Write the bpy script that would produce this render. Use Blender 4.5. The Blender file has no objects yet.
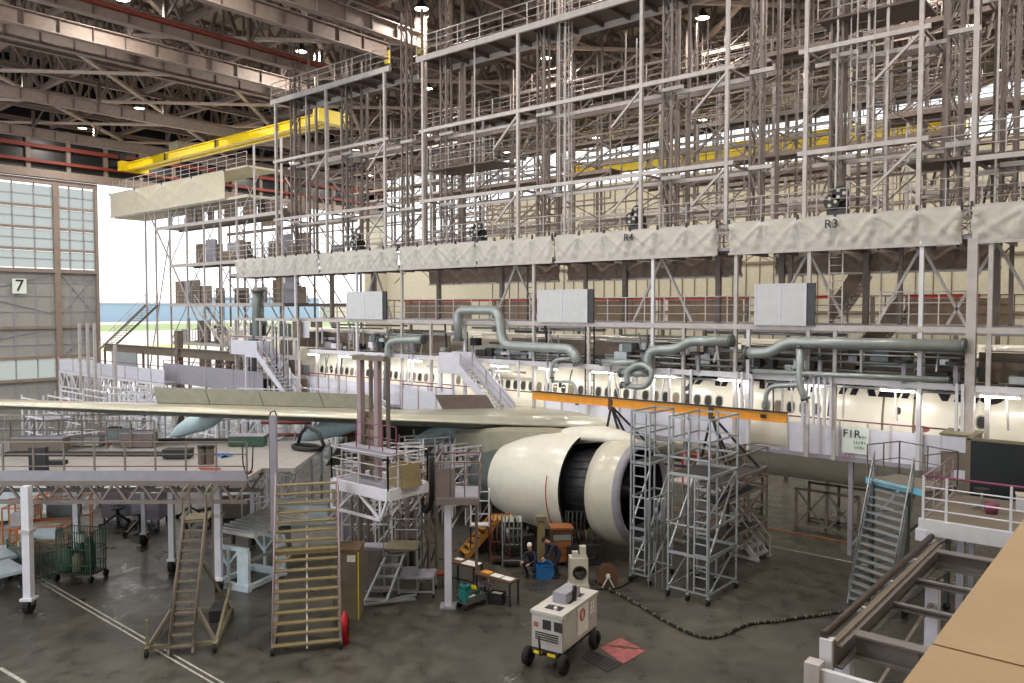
import bpy, math, random
from mathutils import Vector, Matrix
V = Vector
rnd = random.Random(7)
SC = bpy.context.scene
COL = SC.collection
PI = math.pi
# ---------------------------------------------------------------- camera
F = 792.0
CAM = V((0, 0, 9.5)); YAW = math.atan2(.644, .765); PIT = math.radians(2.39)
cd = bpy.data.cameras.new('camera'); cd.sensor_width = 36; cd.lens = 36*F/1024; cd.clip_end = 3000; cd.clip_start = .05
co = bpy.data.objects.new('camera', cd); COL.objects.link(co); co.location = CAM
co.rotation_euler = (PI/2-PIT, 0, YAW); SC.camera = co
_s, _c = math.sin(YAW), math.cos(YAW)
FH = V((-_s, _c, 0)); RT = V((_c, _s, 0))
FW = FH*math.cos(PIT)+V((0, 0, -math.sin(PIT))); UP = FH*math.sin(PIT)+V((0, 0, math.cos(PIT)))
def W(px, py, x=None, y=None, z=None, t=None):
    """survey helper: where the sight line through a photo point meets a known plane of the building"""
    d = FW+RT*((px-512)/F)+UP*((341.5-py)/F)
    if z is not None: k = (z-CAM.z)/d.z
    elif y is not None: k = y/d.y
    elif x is not None: k = x/d.x
    else: k = t/d.dot(FH)
    return CAM+d*k
def WX(px, y): return W(px, 308, y=y).x
def WY(px, x): return W(px, 308, x=x).y
# ---------------------------------------------------------------- materials
def lin(c):
    c = c/255.
    return c/12.92 if c <= .04045 else ((c+.055)/1.055)**2.4
MATS = {}
def mat(name, rgb, rough=.6, metal=0., var=.12, scale=3., bump=0., bscale=20., emit=None, spec=.5):
    m = bpy.data.materials.new(name); m.use_nodes = True
    nt = m.node_tree; b = nt.nodes['Principled BSDF']
    c = [lin(v) for v in rgb]
    b.inputs['Roughness'].default_value = rough; b.inputs['Metallic'].default_value = metal
    b.inputs['Specular IOR Level'].default_value = spec
    tc = nt.nodes.new('ShaderNodeTexCoord')
    n = nt.nodes.new('ShaderNodeTexNoise'); n.inputs['Scale'].default_value = scale; n.inputs['Detail'].default_value = 5
    nt.links.new(tc.outputs['Object'], n.inputs['Vector'])
    r = nt.nodes.new('ShaderNodeValToRGB')
    r.color_ramp.elements[0].position = .3; r.color_ramp.elements[1].position = .7
    r.color_ramp.elements[0].color = [v*(1-var) for v in c]+[1]
    r.color_ramp.elements[1].color = [min(1, v*(1+var)) for v in c]+[1]
    nt.links.new(n.outputs['Fac'], r.inputs['Fac']); nt.links.new(r.outputs['Color'], b.inputs['Base Color'])
    if bump:
        n2 = nt.nodes.new('ShaderNodeTexNoise'); n2.inputs['Scale'].default_value = bscale; n2.inputs['Detail'].default_value = 4
        nt.links.new(tc.outputs['Object'], n2.inputs['Vector'])
        bp = nt.nodes.new('ShaderNodeBump'); bp.inputs['Strength'].default_value = bump; bp.inputs['Distance'].default_value = .05
        nt.links.new(n2.outputs['Fac'], bp.inputs['Height']); nt.links.new(bp.outputs['Normal'], b.inputs['Normal'])
    if emit:
        b.inputs['Emission Color'].default_value = [lin(v) for v in emit[0]]+[1]; b.inputs['Emission Strength'].default_value = emit[1]
    MATS[name] = m; return m
mat('roof_steel', (136, 121, 113), .6); mat('roof_steel_dark', (98, 86, 80), .6); mat('roof_pale', (182, 166, 154), .6); mat('roof_deck', (176, 168, 156), .8)
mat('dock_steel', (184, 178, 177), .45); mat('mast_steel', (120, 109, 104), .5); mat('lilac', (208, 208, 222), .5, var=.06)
mat('lilac_dark', (150, 148, 160), .5, var=.08); mat('white_steel', (214, 214, 222), .45, var=.06); mat('galv', (168, 174, 178), .38, .5)
mat('pipe', (160, 168, 168), .3, .3, var=.08); mat('pipe_dark', (96, 104, 104), .35, .3)
mat('drape', (190, 187, 181), .85, var=.06, bump=.5, bscale=5); mat('cream', (204, 198, 178), .8, var=.07)
mat('yellow', (236, 208, 30), .45, var=.06); mat('amber', (232, 160, 48), .45, var=.08); mat('red', (190, 36, 40), .5); mat('redbrown', (126, 52, 38), .6)
mat('brown_panel', (128, 112, 98), .6, var=.15); mat('board', (196, 199, 204), .5, var=.05)
mat('door_panel', (150, 150, 148), .6, var=.06); mat('wall_panel', (206, 200, 180), .7, var=.06)
mat('skin_white', (244, 238, 222), .25, var=.03); mat('belly', (236, 232, 218), .3, var=.05); mat('wing_grey', (164, 160, 142), .3, .2, var=.08); mat('deck_grey', (158, 154, 152), .35, var=.12); mat('frame_grey', (116, 110, 110), .5); mat('pipe_brown', (58, 46, 38), .5); mat('slat', (198, 196, 180), .32, .35, var=.05)
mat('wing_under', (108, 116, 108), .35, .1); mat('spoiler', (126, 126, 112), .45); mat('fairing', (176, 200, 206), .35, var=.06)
mat('bright_metal', (190, 192, 186), .18, .9, var=.05); mat('engine_white', (222, 220, 208), .22, var=.04); mat('engine_ring', (200, 196, 180), .25, var=.05)
mat('black', (18, 18, 20), .5); mat('dark', (42, 42, 44), .6); mat('darkmetal', (66, 66, 70), .4, .6); mat('rubber', (20, 20, 20), .8)
mat('olive', (118, 111, 88), .55); mat('tread', (132, 118, 84), .6); mat('stair_dark', (116, 106, 94), .6); mat('mauve', (150, 132, 136), .5)
mat('wine', (122, 56, 84), .5); mat('orange', (214, 122, 52), .5); mat('lightblue', (204, 220, 228), .45); mat('cyan', (110, 186, 214), .45)
mat('blue', (40, 110, 178), .5); mat('green', (52, 84, 66), .6); mat('teal', (30, 120, 118), .5); mat('brown', (92, 66, 48), .6)
mat('brownbox', (112, 92, 66), .75); mat('paper', (232, 232, 226), .7); mat('navy', (30, 34, 52), .8, var=.1); mat('human_skin', (196, 146, 118), .6)
mat('ledge', (176, 148, 112), .7, var=.1, scale=1.2, bump=.1); mat('hair', (24, 20, 18), .7); mat('screen', (26, 32, 38), .35, var=.08, scale=.6)
mat('pink', (160, 92, 92), .8, var=.3, scale=5); mat('steps_yellow', (176, 124, 52), .55); mat('cabinet_brown', (150, 92, 50), .6); mat('line_white', (170, 168, 158), .7, var=.3, scale=6); mat('line_orange', (190, 96, 44), .7, var=.3, scale=6)
mat('lamp', (240, 240, 235), .5, emit=((255, 246, 230), 14)); mat('sign_white', (222, 232, 226), .5, var=.03)
mat('far_blue', (150, 174, 192), .8); mat('grass', (128, 146, 92), .9); mat('apron', (196, 192, 182), .8, var=.05)
# glass
g = bpy.data.materials.new('glass'); g.use_nodes = True; nt = g.node_tree; nt.nodes.clear()
o_ = nt.nodes.new('ShaderNodeOutputMaterial'); tr = nt.nodes.new('ShaderNodeBsdfTranslucent'); tp = nt.nodes.new('ShaderNodeBsdfTransparent'); mx = nt.nodes.new('ShaderNodeMixShader')
tr.inputs['Color'].default_value = (.62, .64, .63, 1); tp.inputs['Color'].default_value = (.5, .53, .53, 1); mx.inputs[0].default_value = .55
nt.links.new(tp.outputs[0], mx.inputs[2]); nt.links.new(tr.outputs[0], mx.inputs[1]); nt.links.new(mx.outputs[0], o_.inputs[0]); MATS['glass'] = g
g2 = g.copy(); g2.name = 'clear_glass'; MATS['clear_glass'] = g2
for n_ in g2.node_tree.nodes:
    if n_.type.startswith('BSDF'): n_.inputs['Color'].default_value = (.9, .93, .95, 1)
# floor
def floor_mat():
    m = bpy.data.materials.new('floor_concrete'); m.use_nodes = True; nt = m.node_tree; b = nt.nodes['Principled BSDF']
    tc = nt.nodes.new('ShaderNodeTexCoord')
    def noise(s, d=6, dist=0):
        n = nt.nodes.new('ShaderNodeTexNoise'); n.inputs['Scale'].default_value = s; n.inputs['Detail'].default_value = d; n.inputs['Distortion'].default_value = dist
        nt.links.new(tc.outputs['Object'], n.inputs['Vector']); return n
    n1 = noise(.16, 8, .6); n2 = noise(1.6, 8, .4)
    mx = nt.nodes.new('ShaderNodeMath'); mx.operation = 'MULTIPLY_ADD'; mx.inputs[1].default_value = .6
    m2 = nt.nodes.new('ShaderNodeMath'); m2.operation = 'MULTIPLY'; m2.inputs[1].default_value = .4
    nt.links.new(n1.outputs['Fac'], mx.inputs[0]); nt.links.new(n2.outputs['Fac'], m2.inputs[0]); nt.links.new(m2.outputs[0], mx.inputs[2])
    r = nt.nodes.new('ShaderNodeValToRGB'); e = r.color_ramp.elements
    e[0].position = .36; e[1].position = .64; e[0].color = [lin(v) for v in (46, 45, 41)]+[1]; e[1].color = [lin(v) for v in (88, 84, 75)]+[1]
    nt.links.new(mx.outputs[0], r.inputs['Fac']); nt.links.new(r.outputs['Color'], b.inputs['Base Color'])
    rr = nt.nodes.new('ShaderNodeValToRGB'); rr.color_ramp.elements[0].color = (.26, .26, .26, 1); rr.color_ramp.elements[1].color = (.5, .5, .5, 1)
    rr.color_ramp.elements[0].position = .35; rr.color_ramp.elements[1].position = .65
    nt.links.new(n2.outputs['Fac'], rr.inputs['Fac']); nt.links.new(rr.outputs['Color'], b.inputs['Roughness'])
    MATS['floor'] = m
floor_mat()
# ---------------------------------------------------------------- mesh builder
Z = V((0, 0, 1))
class MB:
    def __init__(s): s.v = []; s.f = []; s.sm = []
    def add(s, vs, fs, sm=False):
        o = len(s.v); s.v += [V(p) for p in vs]
        for i, f in enumerate(fs):
            s.f.append([o+k for k in f]); s.sm.append(sm[i] if isinstance(sm, list) else sm)
        return s
    def box(s, x0, x1, y0, y1, z0, z1):
        return s.add([(x0,y0,z0),(x1,y0,z0),(x1,y1,z0),(x0,y1,z0),(x0,y0,z1),(x1,y0,z1),(x1,y1,z1),(x0,y1,z1)],
                     [(0,3,2,1),(4,5,6,7),(0,1,5,4),(1,2,6,5),(2,3,7,6),(3,0,4,7)])
    def cbox(s, c, sx, sy, sz): return s.box(c[0]-sx/2, c[0]+sx/2, c[1]-sy/2, c[1]+sy/2, c[2]-sz/2, c[2]+sz/2)
    def frame(s, p, q, up=None):
        a = (V(q)-V(p)).normalized(); u = V(up) if up else (Z if abs(a.z) < .95 else V((1, 0, 0)))
        sd = a.cross(u).normalized(); u = sd.cross(a).normalized(); return sd, u
    def prism(s, prof, p, q, up=None, smooth=False):
        sd, u = s.frame(p, q, up); n = len(prof)
        vs = [V(p)+sd*a+u*b for a, b in prof]+[V(q)+sd*a+u*b for a, b in prof]
        fs = [(i, (i+1) % n, n+(i+1) % n, n+i) for i in range(n)]+[tuple(range(n-1, -1, -1)), tuple(range(n, 2*n))]
        return s.add(vs, fs, [smooth]*n+[False, False])
    def bar(s, p, q, w, h=None, up=None):
        h = h or w; return s.prism([(-w/2,-h/2),(w/2,-h/2),(w/2,h/2),(-w/2,h/2)], p, q, up)
    def tube(s, p, q, r, n=8):
        return s.prism([(r*math.cos(2*PI*i/n), r*math.sin(2*PI*i/n)) for i in range(n)], p, q, None, True)
    def ibeam(s, p, q, h, b, tf=.04, tw=.03, up=None):
        H = h/2; B = b/2; T = tw/2
        return s.prism([(-B,-H),(B,-H),(B,-H+tf),(T,-H+tf),(T,H-tf),(B,H-tf),(B,H),(-B,H),(-B,H-tf),(-T,H-tf),(-T,-H+tf),(-B,-H+tf)], p, q, up)
    def path(s, pts, r, n=10, bend=None):
        pts = [V(p) for p in pts]
        if bend:                                        # round the corners
            out = [pts[0]]
            for i in range(1, len(pts)-1):
                a, b, c = pts[i-1], pts[i], pts[i+1]
                k = min(bend, (a-b).length*.49, (c-b).length*.49)
                p0 = b+(a-b).normalized()*k; p1 = b+(c-b).normalized()*k
                for j in range(6):
                    t = j/5; out.append(p0*(1-t)**2+b*2*t*(1-t)+p1*t*t)
            out.append(pts[-1]); pts = out
        up = None; rings = []
        for i, p in enumerate(pts):
            a = pts[max(i-1, 0)]; b = pts[min(i+1, len(pts)-1)]; t = (b-a).normalized()
            if up is None: up = Z if abs(t.z) < .9 else V((1, 0, 0))
            sd = t.cross(up).normalized(); up = sd.cross(t).normalized()
            rings.append([p+sd*r*math.cos(2*PI*k/n)+up*r*math.sin(2*PI*k/n) for k in range(n)])
        vs = [v for R_ in rings for v in R_]; fs = []
        for i in range(len(rings)-1):
            for k in range(n): fs.append((i*n+k, i*n+(k+1) % n, (i+1)*n+(k+1) % n, (i+1)*n+k))
        m = len(fs); fs += [tuple(range(n-1, -1, -1)), tuple(range((len(rings)-1)*n, len(rings)*n))]
        return s.add(vs, fs, [True]*m+[False]*2)
    def lathe(s, prof, o=(0,0,0), ax='x', n=32, a0=0, a1=2*PI, smooth=True):
        o = V(o); full = abs(a1-a0-2*PI) < 1e-6; N = n if full else n+1; vs = []; fs = []
        for (h, r) in prof:
            for k in range(N):
                a = a0+(a1-a0)*k/n; c, d = r*math.cos(a), r*math.sin(a)
                vs.append(o+V({'x': (h, c, d), 'y': (c, h, d), 'z': (c, d, h)}[ax]))
        for i in range(len(prof)-1):
            for k in range(n): fs.append((i*N+k, i*N+(k+1) % N, (i+1)*N+(k+1) % N, (i+1)*N+k))
        return s.add(vs, fs, smooth)
    def cyl(s, o, ax, r, h, n=16): return s.lathe([(0, 0.0001), (0, r), (h, r), (h, 0.0001)], o, ax, n, smooth=False)
    def grid(s, fn, nu, nv, smooth=True):
        vs = [fn(i/nu, j/nv) for j in range(nv+1) for i in range(nu+1)]
        return s.add(vs, [(j*(nu+1)+i, j*(nu+1)+i+1, (j+1)*(nu+1)+i+1, (j+1)*(nu+1)+i) for j in range(nv) for i in range(nu)], smooth)
    def slab(s, poly, z0, z1):
        n = len(poly); return s.add([(x, y, z0) for x, y in poly]+[(x, y, z1) for x, y in poly],
            [tuple(range(n-1, -1, -1)), tuple(range(n, 2*n))]+[(i, (i+1) % n, n+(i+1) % n, n+i) for i in range(n)])
    def loft(s, rings, caps=True, smooth=True):
        n = len(rings[0]); vs = [p for r in rings for p in r]; fs = []
        for i in range(len(rings)-1):
            for k in range(n): fs.append((i*n+k, i*n+(k+1) % n, (i+1)*n+(k+1) % n, (i+1)*n+k))
        m = len(fs)
        if caps: fs += [tuple(range(n-1, -1, -1)), tuple(range((len(rings)-1)*n, len(rings)*n))]
        return s.add(vs, fs, [smooth]*m+[False]*(len(fs)-m))
    def build(s, name, m, parent=None, world=False, fixn=True):
        me = bpy.data.meshes.new(name)
        vs = s.v
        if world and parent is not None:
            M = fullmat(parent).inverted(); vs = [M @ v for v in vs]
        me.from_pydata([tuple(v) for v in vs], [], s.f)
        me.polygons.foreach_set('use_smooth', s.sm)
        if fixn:
            import bmesh
            bm = bmesh.new(); bm.from_mesh(me); bmesh.ops.recalc_face_normals(bm, faces=bm.faces); bm.to_mesh(me); bm.free()
        me.update(); me.materials.append(MATS[m])
        o = bpy.data.objects.new(name, me); COL.objects.link(o); o.parent = parent
        return o
def localmat(o): return Matrix.Translation(o.location) @ o.rotation_euler.to_matrix().to_4x4()
def fullmat(o):
    M = localmat(o)
    while o.parent: o = o.parent; M = localmat(o) @ M
    return M
def tag(o, label, cat, group=None, kind=None):
    if label: o['label'] = label
    if cat: o['category'] = cat
    if group: o['group'] = group
    if kind: o['kind'] = kind
    return o
def thing(name, label, cat, loc=(0,0,0), rz=0, group=None):
    o = bpy.data.objects.new(name, None); COL.objects.link(o); o.empty_display_size = .3
    o.location = loc; o.rotation_euler = (0, 0, rz); return tag(o, label, cat, group)
def struct(name, mb, m): o = mb.build(name, m); o['kind'] = 'structure'; return o
KIDS = {}
def copy_tree(o, loc=None, rz=None, label=None, group=None, parent=None):
    kids = [c for c in COL.objects if c.parent == o] if o.name not in KIDS else KIDS[o.name]
    KIDS[o.name] = kids
    c = o.copy(); COL.objects.link(c)
    if parent: c.parent = parent
    if loc is not None: c.location = loc
    if rz is not None: c.rotation_euler = (0, 0, rz)
    if label: c['label'] = label
    if group: c['group'] = group
    for k in kids: copy_tree(k, parent=c)
    return c
def text(name, s, size, m, parent, M, ext=.005, shear=0, sx=1):
    cu = bpy.data.curves.new(name, 'FONT'); cu.body = s; cu.size = size; cu.extrude = ext; cu.shear = shear
    cu.align_x = 'CENTER'; cu.align_y = 'CENTER'
    t = bpy.data.objects.new('tmp', cu); COL.objects.link(t); bpy.context.view_layer.update()
    me = bpy.data.meshes.new_from_object(t); bpy.data.objects.remove(t); bpy.data.curves.remove(cu)
    me.transform(M @ Matrix.Diagonal((sx, 1, 1, 1))); me.materials.clear(); me.materials.append(MATS[m])
    o = bpy.data.objects.new(name, me); COL.objects.link(o); o.parent = parent; return o
def railing(root, p, q, h=1.1, n=None, m='dock_steel', mid=2, r=.025, name='handrail', pm=None):
    """posts are parts, rails are parts; p q in the thing's own space"""
    p = V(p); q = V(q); L = (q-p).length; n = n or max(1, round(L/1.6))
    for i in range(n+1):
        a = p.lerp(q, i/n); MB().bar(a, a+Z*h, r*1.6).build('rail_post', pm or m, root)
    MB().tube(p+Z*h, q+Z*h, r, 6).build(name, m, root)
    mb = MB()
    for k in range(mid): mb.tube(p+Z*h*(k+1)/(mid+1), q+Z*h*(k+1)/(mid+1), r*.7, 6)
    if mid: mb.build('mid_rail', pm or m, root)
def lattice(mb, p, q, hv, n, w=.06, n2=None, cross=False):
    """lacing between the chord p..q and the same chord shifted by hv"""
    p = V(p); q = V(q); hv = V(hv)
    for i in range(n):
        a = p.lerp(q, i/n); b = p.lerp(q, (i+1)/n)
        if i % 2 == 0 or cross: mb.bar(a, b+hv, w)
        if i % 2 == 1 or cross: mb.bar(a+hv, b, w)
        mb.bar(b, b+hv, w*.8)
    return mb
# ================================================================ THE SETTING
XW, YF = -90.0, 78.0                                 # door wall and far wall
fl = MB().box(XW-1, 14, -6, YF+1, -.4, 0); floor = struct('floor', fl, 'floor')
struct('apron', MB().box(-600, XW-1, -200, 500, -.6, -.05), 'apron')
struct('grass_field', MB().box(-480, -340, -700, 1200, -.1, -.03), 'grass'); struct('sea', MB().box(-3000, -480, -1500, 3000, -.9, -.12), 'far_blue')
struct('apron_marking', MB().box(-205, -190, -100, 400, -.05, -.03), 'yellow')
# painted lines on the floor
def line(p, q, w, m):
    p = V(p); q = V(q); s = (q-p).normalized().cross(Z)*w/2
    MB().add([p-s+Z*.004, q-s+Z*.004, q+s+Z*.004, p+s+Z*.004], [(0,1,2,3)]).build('painted_line', m, floor)
y0 = W(48, 587, z=0).y; line((-60, y0, 0), (-9, y0, 0), .055, 'line_white'); line((-60, y0+.17, 0), (-9, y0+.17, 0), .055, 'line_white')
y1 = W(800, 534, z=0).y; line((-40, y1, 0), (6, y1, 0), .2, 'line_orange')
y2 = W(800, 552, z=0).y; line((-40, y2, 0), (6, y2, 0), .07, 'line_white'); line((-40, y2+2.6, 0), (6, y2+2.6, 0), .07, 'line_white')
line(W(0, 668, z=0), W(25, 683, z=0), .1, 'line_white')
# ---- door wall (X = XW), seen from inside
def wallx(ya, yb, za, zb, name, m): return struct(name, MB().box(XW-.3, XW, ya, yb, za, zb), m)
YD = WY(98, XW)                                       # edge of the last closed leaf
def door_leaf(n, ya, yb, glassrows):
    fr = MB(); H = 22.6; w = .28
    pan = MB()
    zt = [22.3, 20.0, 17.8, 15.6, 13.6]
    pan.box(XW+.02, XW+.12, ya, yb, .0, 2.2); pan.box(XW+.02, XW+.12, ya, yb, 4.4, 13.4)
    o = struct(n, pan, 'door_panel')
    for y in (ya+w/2, yb-w/2): fr.box(XW, XW+.5, y-w/2, y+w/2, 0, H)
    fr.box(XW, XW+.52, ya, yb, H-.3, H+.2); fr.box(XW, XW+.52, ya, yb, 13.2, 13.6)
    fr.box(XW, XW+.4, ya, yb, 7.4, 7.7); fr.box(XW, XW+.4, ya, yb, 4.3, 4.6); fr.box(XW, XW+.4, ya, yb, 2.0, 2.3)
    for z in zt[1:4]: fr.box(XW, XW+.3, ya, yb, z-.16, z+.1)
    fr.build('door_frame', 'roof_steel', o)
    rib = MB(); k = max(3, round((yb-ya)/1.9))
    for i in range(1, k):
        y = ya+(yb-ya)*i/k; rib.box(XW+.1, XW+.2, y-.05, y+.05, 0, 13.3)
    for z in (5.8, 9.2, 10.8, 12.2): rib.box(XW+.1, XW+.18, ya, yb, z-.05, z+.05)
    rib.bar((XW+.18, ya+.5, 4.6), (XW+.18, yb-.5, 7.4), .08); rib.bar((XW+.18, ya+.5, 13), (XW+.18, yb-.5, 9), .08); rib.bar((XW+.18, yb-.5, 13), (XW+.18, ya+.5, 9), .08)
    rib.build('panel_rib', 'lilac_dark', o)
    for r_ in range(4):
        gl = MB(); gl.box(XW+.1, XW+.14, ya+w, yb-w, zt[r_+1]+.1, zt[r_]-.2)
        p = gl.build('window_pane', 'glass', o)
        mu = MB()
        for i in range(1, k): y = ya+(yb-ya)*i/k; mu.box(XW+.06, XW+.2, y-.06, y+.06, zt[r_+1], zt[r_])
        mu.box(XW+.06, XW+.2, ya, yb, (zt[r_]+zt[r_+1])/2-.04, (zt[r_]+zt[r_+1])/2+.04)
        mu.build('mullion', 'lilac_dark', p)
    gl = MB().box(XW+.1, XW+.14, ya+w, yb-w, 2.3, 4.3); gl.build('window_pane', 'glass', o)
    return o
YM = WY(57, XW)
dl = door_leaf('door_1', YM-16, YM, 4); door_leaf('door_2', YM, YD, 4); door_leaf('door_3', YM-32, YM-16, 4)
sg = MB().box(XW+.5, XW+.56, WY(11, XW), WY(25, XW), 11.0, 12.5); s_ = sg.build('sign_plate', 'sign_white', dl)
M = Matrix.Translation(V((XW+.6, WY(18, XW), 11.75))) @ Matrix.Rotation(PI/2, 4, 'Z') @ Matrix.Rotation(PI/2, 4, 'X')
text('number_seven', '7', 1.7, 'black', s_, M)
wallx(-6, YM-32, 0, 27, 'wall_left', 'wall_panel')
wallx(74, YF, 0, 27, 'wall_left.001', 'wall_panel')
up = struct('wall_upper_left', MB().box(XW-.3, XW, -6, YF, 23.6, 36), 'screen')
mb = MB()
for i in range(22): y = -4+i*3.8; mb.box(XW, XW+.35, y, y+.4, 23.6, 28)
mb.box(XW, XW+.9, -6, YF, 22.9, 23.7); mb.build('wall_stud', 'roof_steel', up)
mb = MB().box(XW, XW+.6, -6, YF, 25.9, 26.3).box(XW, XW+.7, -6, YF, 24.4, 24.7); mb.build('girt', 'redbrown', up)
# ---- far wall with its ribs and window band
def far(name, xa, xb, za, zb, m='cream'): return struct(name, MB().box(xa, xb, YF, YF+.3, za, zb), m)
wf = far('wall_far', -70, 14, 0, 23.5); far('wall_far.001', XW, 14, 28.6, 36)
far('wall_far.002', XW, -70, 0, 15.5); far('wall_far.003', -86+30, 14, 23.4, 24)
mb = MB()
for i in range(58): x = -69+i*1.45; mb.box(x, x+.08, YF-.1, YF, 0, 23.5)
for z in (4, 9, 14, 19): mb.box(-70, 14, YF-.18, YF, z, z+.25)
mb.build('wall_rib', 'brown_panel', wf)
for n, (xa, xb, za, zb) in enumerate([(XW, -70, 15.5, 28.6), (-70, -42, 23.6, 28.6), (-42, -14, 23.6, 28.6), (-14, 14, 23.6, 28.6)]):
    o = struct('window_%d' % (n+1), MB().box(xa+.2, xb-.2, YF+.1, YF+.16, za, zb), 'clear_glass')
    mb = MB(); k = round((xb-xa)/2)
    for i in range(k+1): x = xa+(xb-xa)*i/k; mb.box(x-.08, x+.08, YF-.05, YF+.2, za, zb)
    for z in (za, (za+zb)/2, zb): mb.box(xa, xb, YF-.05, YF+.2, z-.1, z+.1)
    mb.build('window_frame', 'roof_steel', o)
# distant strip beyond the door: low buildings, trees and sea haze
for i, (y, w, h, m) in enumerate([(250, 160, 9, 'far_blue'), (380, 90, 14, 'far_blue'), (470, 60, 7, 'cream')]):
    t = thing('terminal_building', ['pale blue low building across the airfield beyond the open door', 'taller pale blue building far across the airfield', 'small cream building far across the airfield'][i], 'building', (-590, y, 0))
    MB().box(-10, 10, -w/2, w/2, -.2, h+4).build('wall', m, t); MB().box(-11, 11, -w/2-1, w/2+1, h+4, h+5).build('roof', 'board', t)
# ---- roof deck and its trusses
rf = struct('ceiling', MB().box(XW-.5, 14, -6, YF+.5, 35, 35.3), 'roof_deck')
mb = MB()
for i in range(28): y = -4+i*3; mb.box(XW, 14, y, y+.18, 34.6, 35)
mb.build('purlin', 'roof_steel', rf)
def truss(L, n, along, zb, zt, label, grp, loc, m='roof_steel', w=.4, name='roof_truss'):
    t = thing(name, label, 'roof truss', loc, 0 if along == 'x' else PI/2, grp)
    MB().ibeam((0,0,zb), (L,0,zb), w, w*.8, .06, .05).build('bottom_chord', m, t)
    MB().ibeam((0,0,zt), (L,0,zt), w, w*.8, .06, .05).build('top_chord', m, t)
    s = L/n
    up_ = down = post = None
    for i in range(n):
        a = V((i*s, 0, zb)); b = V(((i+.5)*s, 0, zt)); c = V(((i+1)*s, 0, zb))
        if up_ is None:
            up_ = MB().bar((0,0,0), b-a, .26, .2).build('diagonal', m, t); down = MB().bar((0,0,0), c-b, .26, .2).build('diagonal', m, t); up_.location = a; down.location = b
            post = MB().bar((0,0,0), (0,0,zt-zb), .14).build('web_post', m, t); post.location = a
        else:
            for o, p in ((up_, a), (down, b), (post, a)):
                k = o.copy(); COL.objects.link(k); k.parent = t; k.location = p
    return t
TX = truss(103, 17, 'x', 28.2, 33.5, 'brown grey steel roof truss running along the hall under the roof deck', 'long roof trusses', (XW+.5, 2, 0))
for i in range(1, 13): copy_tree(TX, loc=(XW+.5, 2+i*6.1, 0))
TY = truss(82, 13, 'y', 28.0, 33.2, 'brown grey steel roof truss running across the hall under the roof deck', 'cross roof trusses', (-87, -5, 0))
for i in range(1, 16): copy_tree(TY, loc=(-87+i*6.1, -5, 0))
# horizontal wind bracing between bottom chords
t = thing('wind_bracing', 'crossed steel bars laid flat between the roof trusses', 'bracing', (0, 0, 27.25))
proto = None
for i in range(0, 15, 2):
    for j in range(0, 12, 2):
        a = V((-87+i*6.1, 2+j*6.1, 0))
        for (p, q) in ((V((0,0,0)), V((12.2,12.2,0))), (V((12.2,0,.2)), V((0,12.2,.2)))):
            o = MB().bar(p, q, .3, .2).build('brace_bar', 'roof_pale', t); o.location = a
# crane runway beams hung under the trusses, parallel with the door wall
first = True
for i, x in enumerate([-36.2, -39.3, -45.9, -50.6, -53.4, -68.4, -82.6]):
    lab = 'deep brown grey runway beam under the roof, ' + ['nearest the docks', 'second from the docks', 'with a red rail on its side', 'fourth from the docks', 'fifth from the docks', 'second from the door wall', 'nearest the door wall'][i]
    t = thing('runway_beam', lab, 'beam', (x, 0, 0), 0, 'crane runway beams')
    MB().ibeam((0,-4,25.95), (0,(34.2, 34.2, 34.6, 36.5, 37, 60, 72)[i],25.95), .95, .5, .06, .04).build('beam', 'roof_steel', t)
    mb = MB()
    for k in range(20):
        y = -2+k*1.9
        if y < 34: mb.box(-.2, .2, y, y+.04, 25.5, 26.4)
    mb.build('stiffener', 'roof_steel_dark', t)
    for k in range(7):
        y = 1+k*5.5
        MB().bar((0,y,26.4), (0,y,28), .25).build('hanger', 'roof_steel_dark', t)
        MB().bar((0,y,26.4), (1.2,y+.5,28.1), .12).build('hanger', 'roof_steel_dark', t)
    if i == 2: MB().box(.06, .34, 10, 34, 26.1, 26.3).build('side_rail', 'redbrown', t)
    if i < 2:
        MB().box(-.2, .2, 34.2, 34.35, 25.2, 26.0).build('end_buffer', 'yellow', t)
# service catwalks in the roof
for i, (y, lab) in enumerate([(6, 'narrow roof catwalk with handrails nearest the camera'), (48, 'narrow roof catwalk with handrails above the middle docks'), (62, 'narrow roof catwalk with handrails nearest the far wall')]):
    t = thing('roof_catwalk', lab, 'catwalk', (XW+2, y, 29.2))
    MB().box(0, 98, -.5, .5, 0, .08).build('walkway', 'roof_steel_dark', t)
    for s in (-.5, .5): railing(t, (0, s, .08), (98, s, .08), 1.1, 30, 'olive' if i == 0 else 'dock_steel')
# yellow overhead cranes
def crane(x0, x1, y, z, lab, h=1.1):
    t = thing('overhead_crane', lab, 'crane', (x0, y, z)); L = x1-x0
    MB().ibeam((0,0,0), (L,0,0), h, .6, .08, .2).build('girder', 'yellow', t)
    MB().ibeam((0,1.2,0), (L,1.2,0), h*.8, .5, .08, .2).build('girder', 'yellow', t)
    for e in (0, L):
        b = MB().box(e-.4, e+.4, -.9, 2.1, -.5, .55).build('end_carriage', 'yellow', t)
        for yy in (-.6, 1.8): MB().cyl((e-.2, yy, .95), 'x', .35, .4).build('wheel', 'darkmetal', b)
    hb = MB().box(L*.3-.9, L*.3+.9, -.2, 1.5, .5, 1.3).build('hoist', 'olive', t)
    MB().tube((L*.3, .6, -1.6), (L*.3, .6, .5), .05).build('hook_block', 'darkmetal', hb)
    for k in range(3): MB().box(L*(.25+.28*k), L*(.25+.28*k)+.35, -.32, -.3, -.35, .35).build('warning_mark', 'black', t)
crane(-88.5, WX(329, 40), 39.8, 24.95, 'yellow overhead crane high at the left near the door wall', .8)
crane(WX(573, 69.5), WX(952, 69.5), 69.5, 24.1, 'long yellow overhead crane high before the far wall', 1.3)
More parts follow.
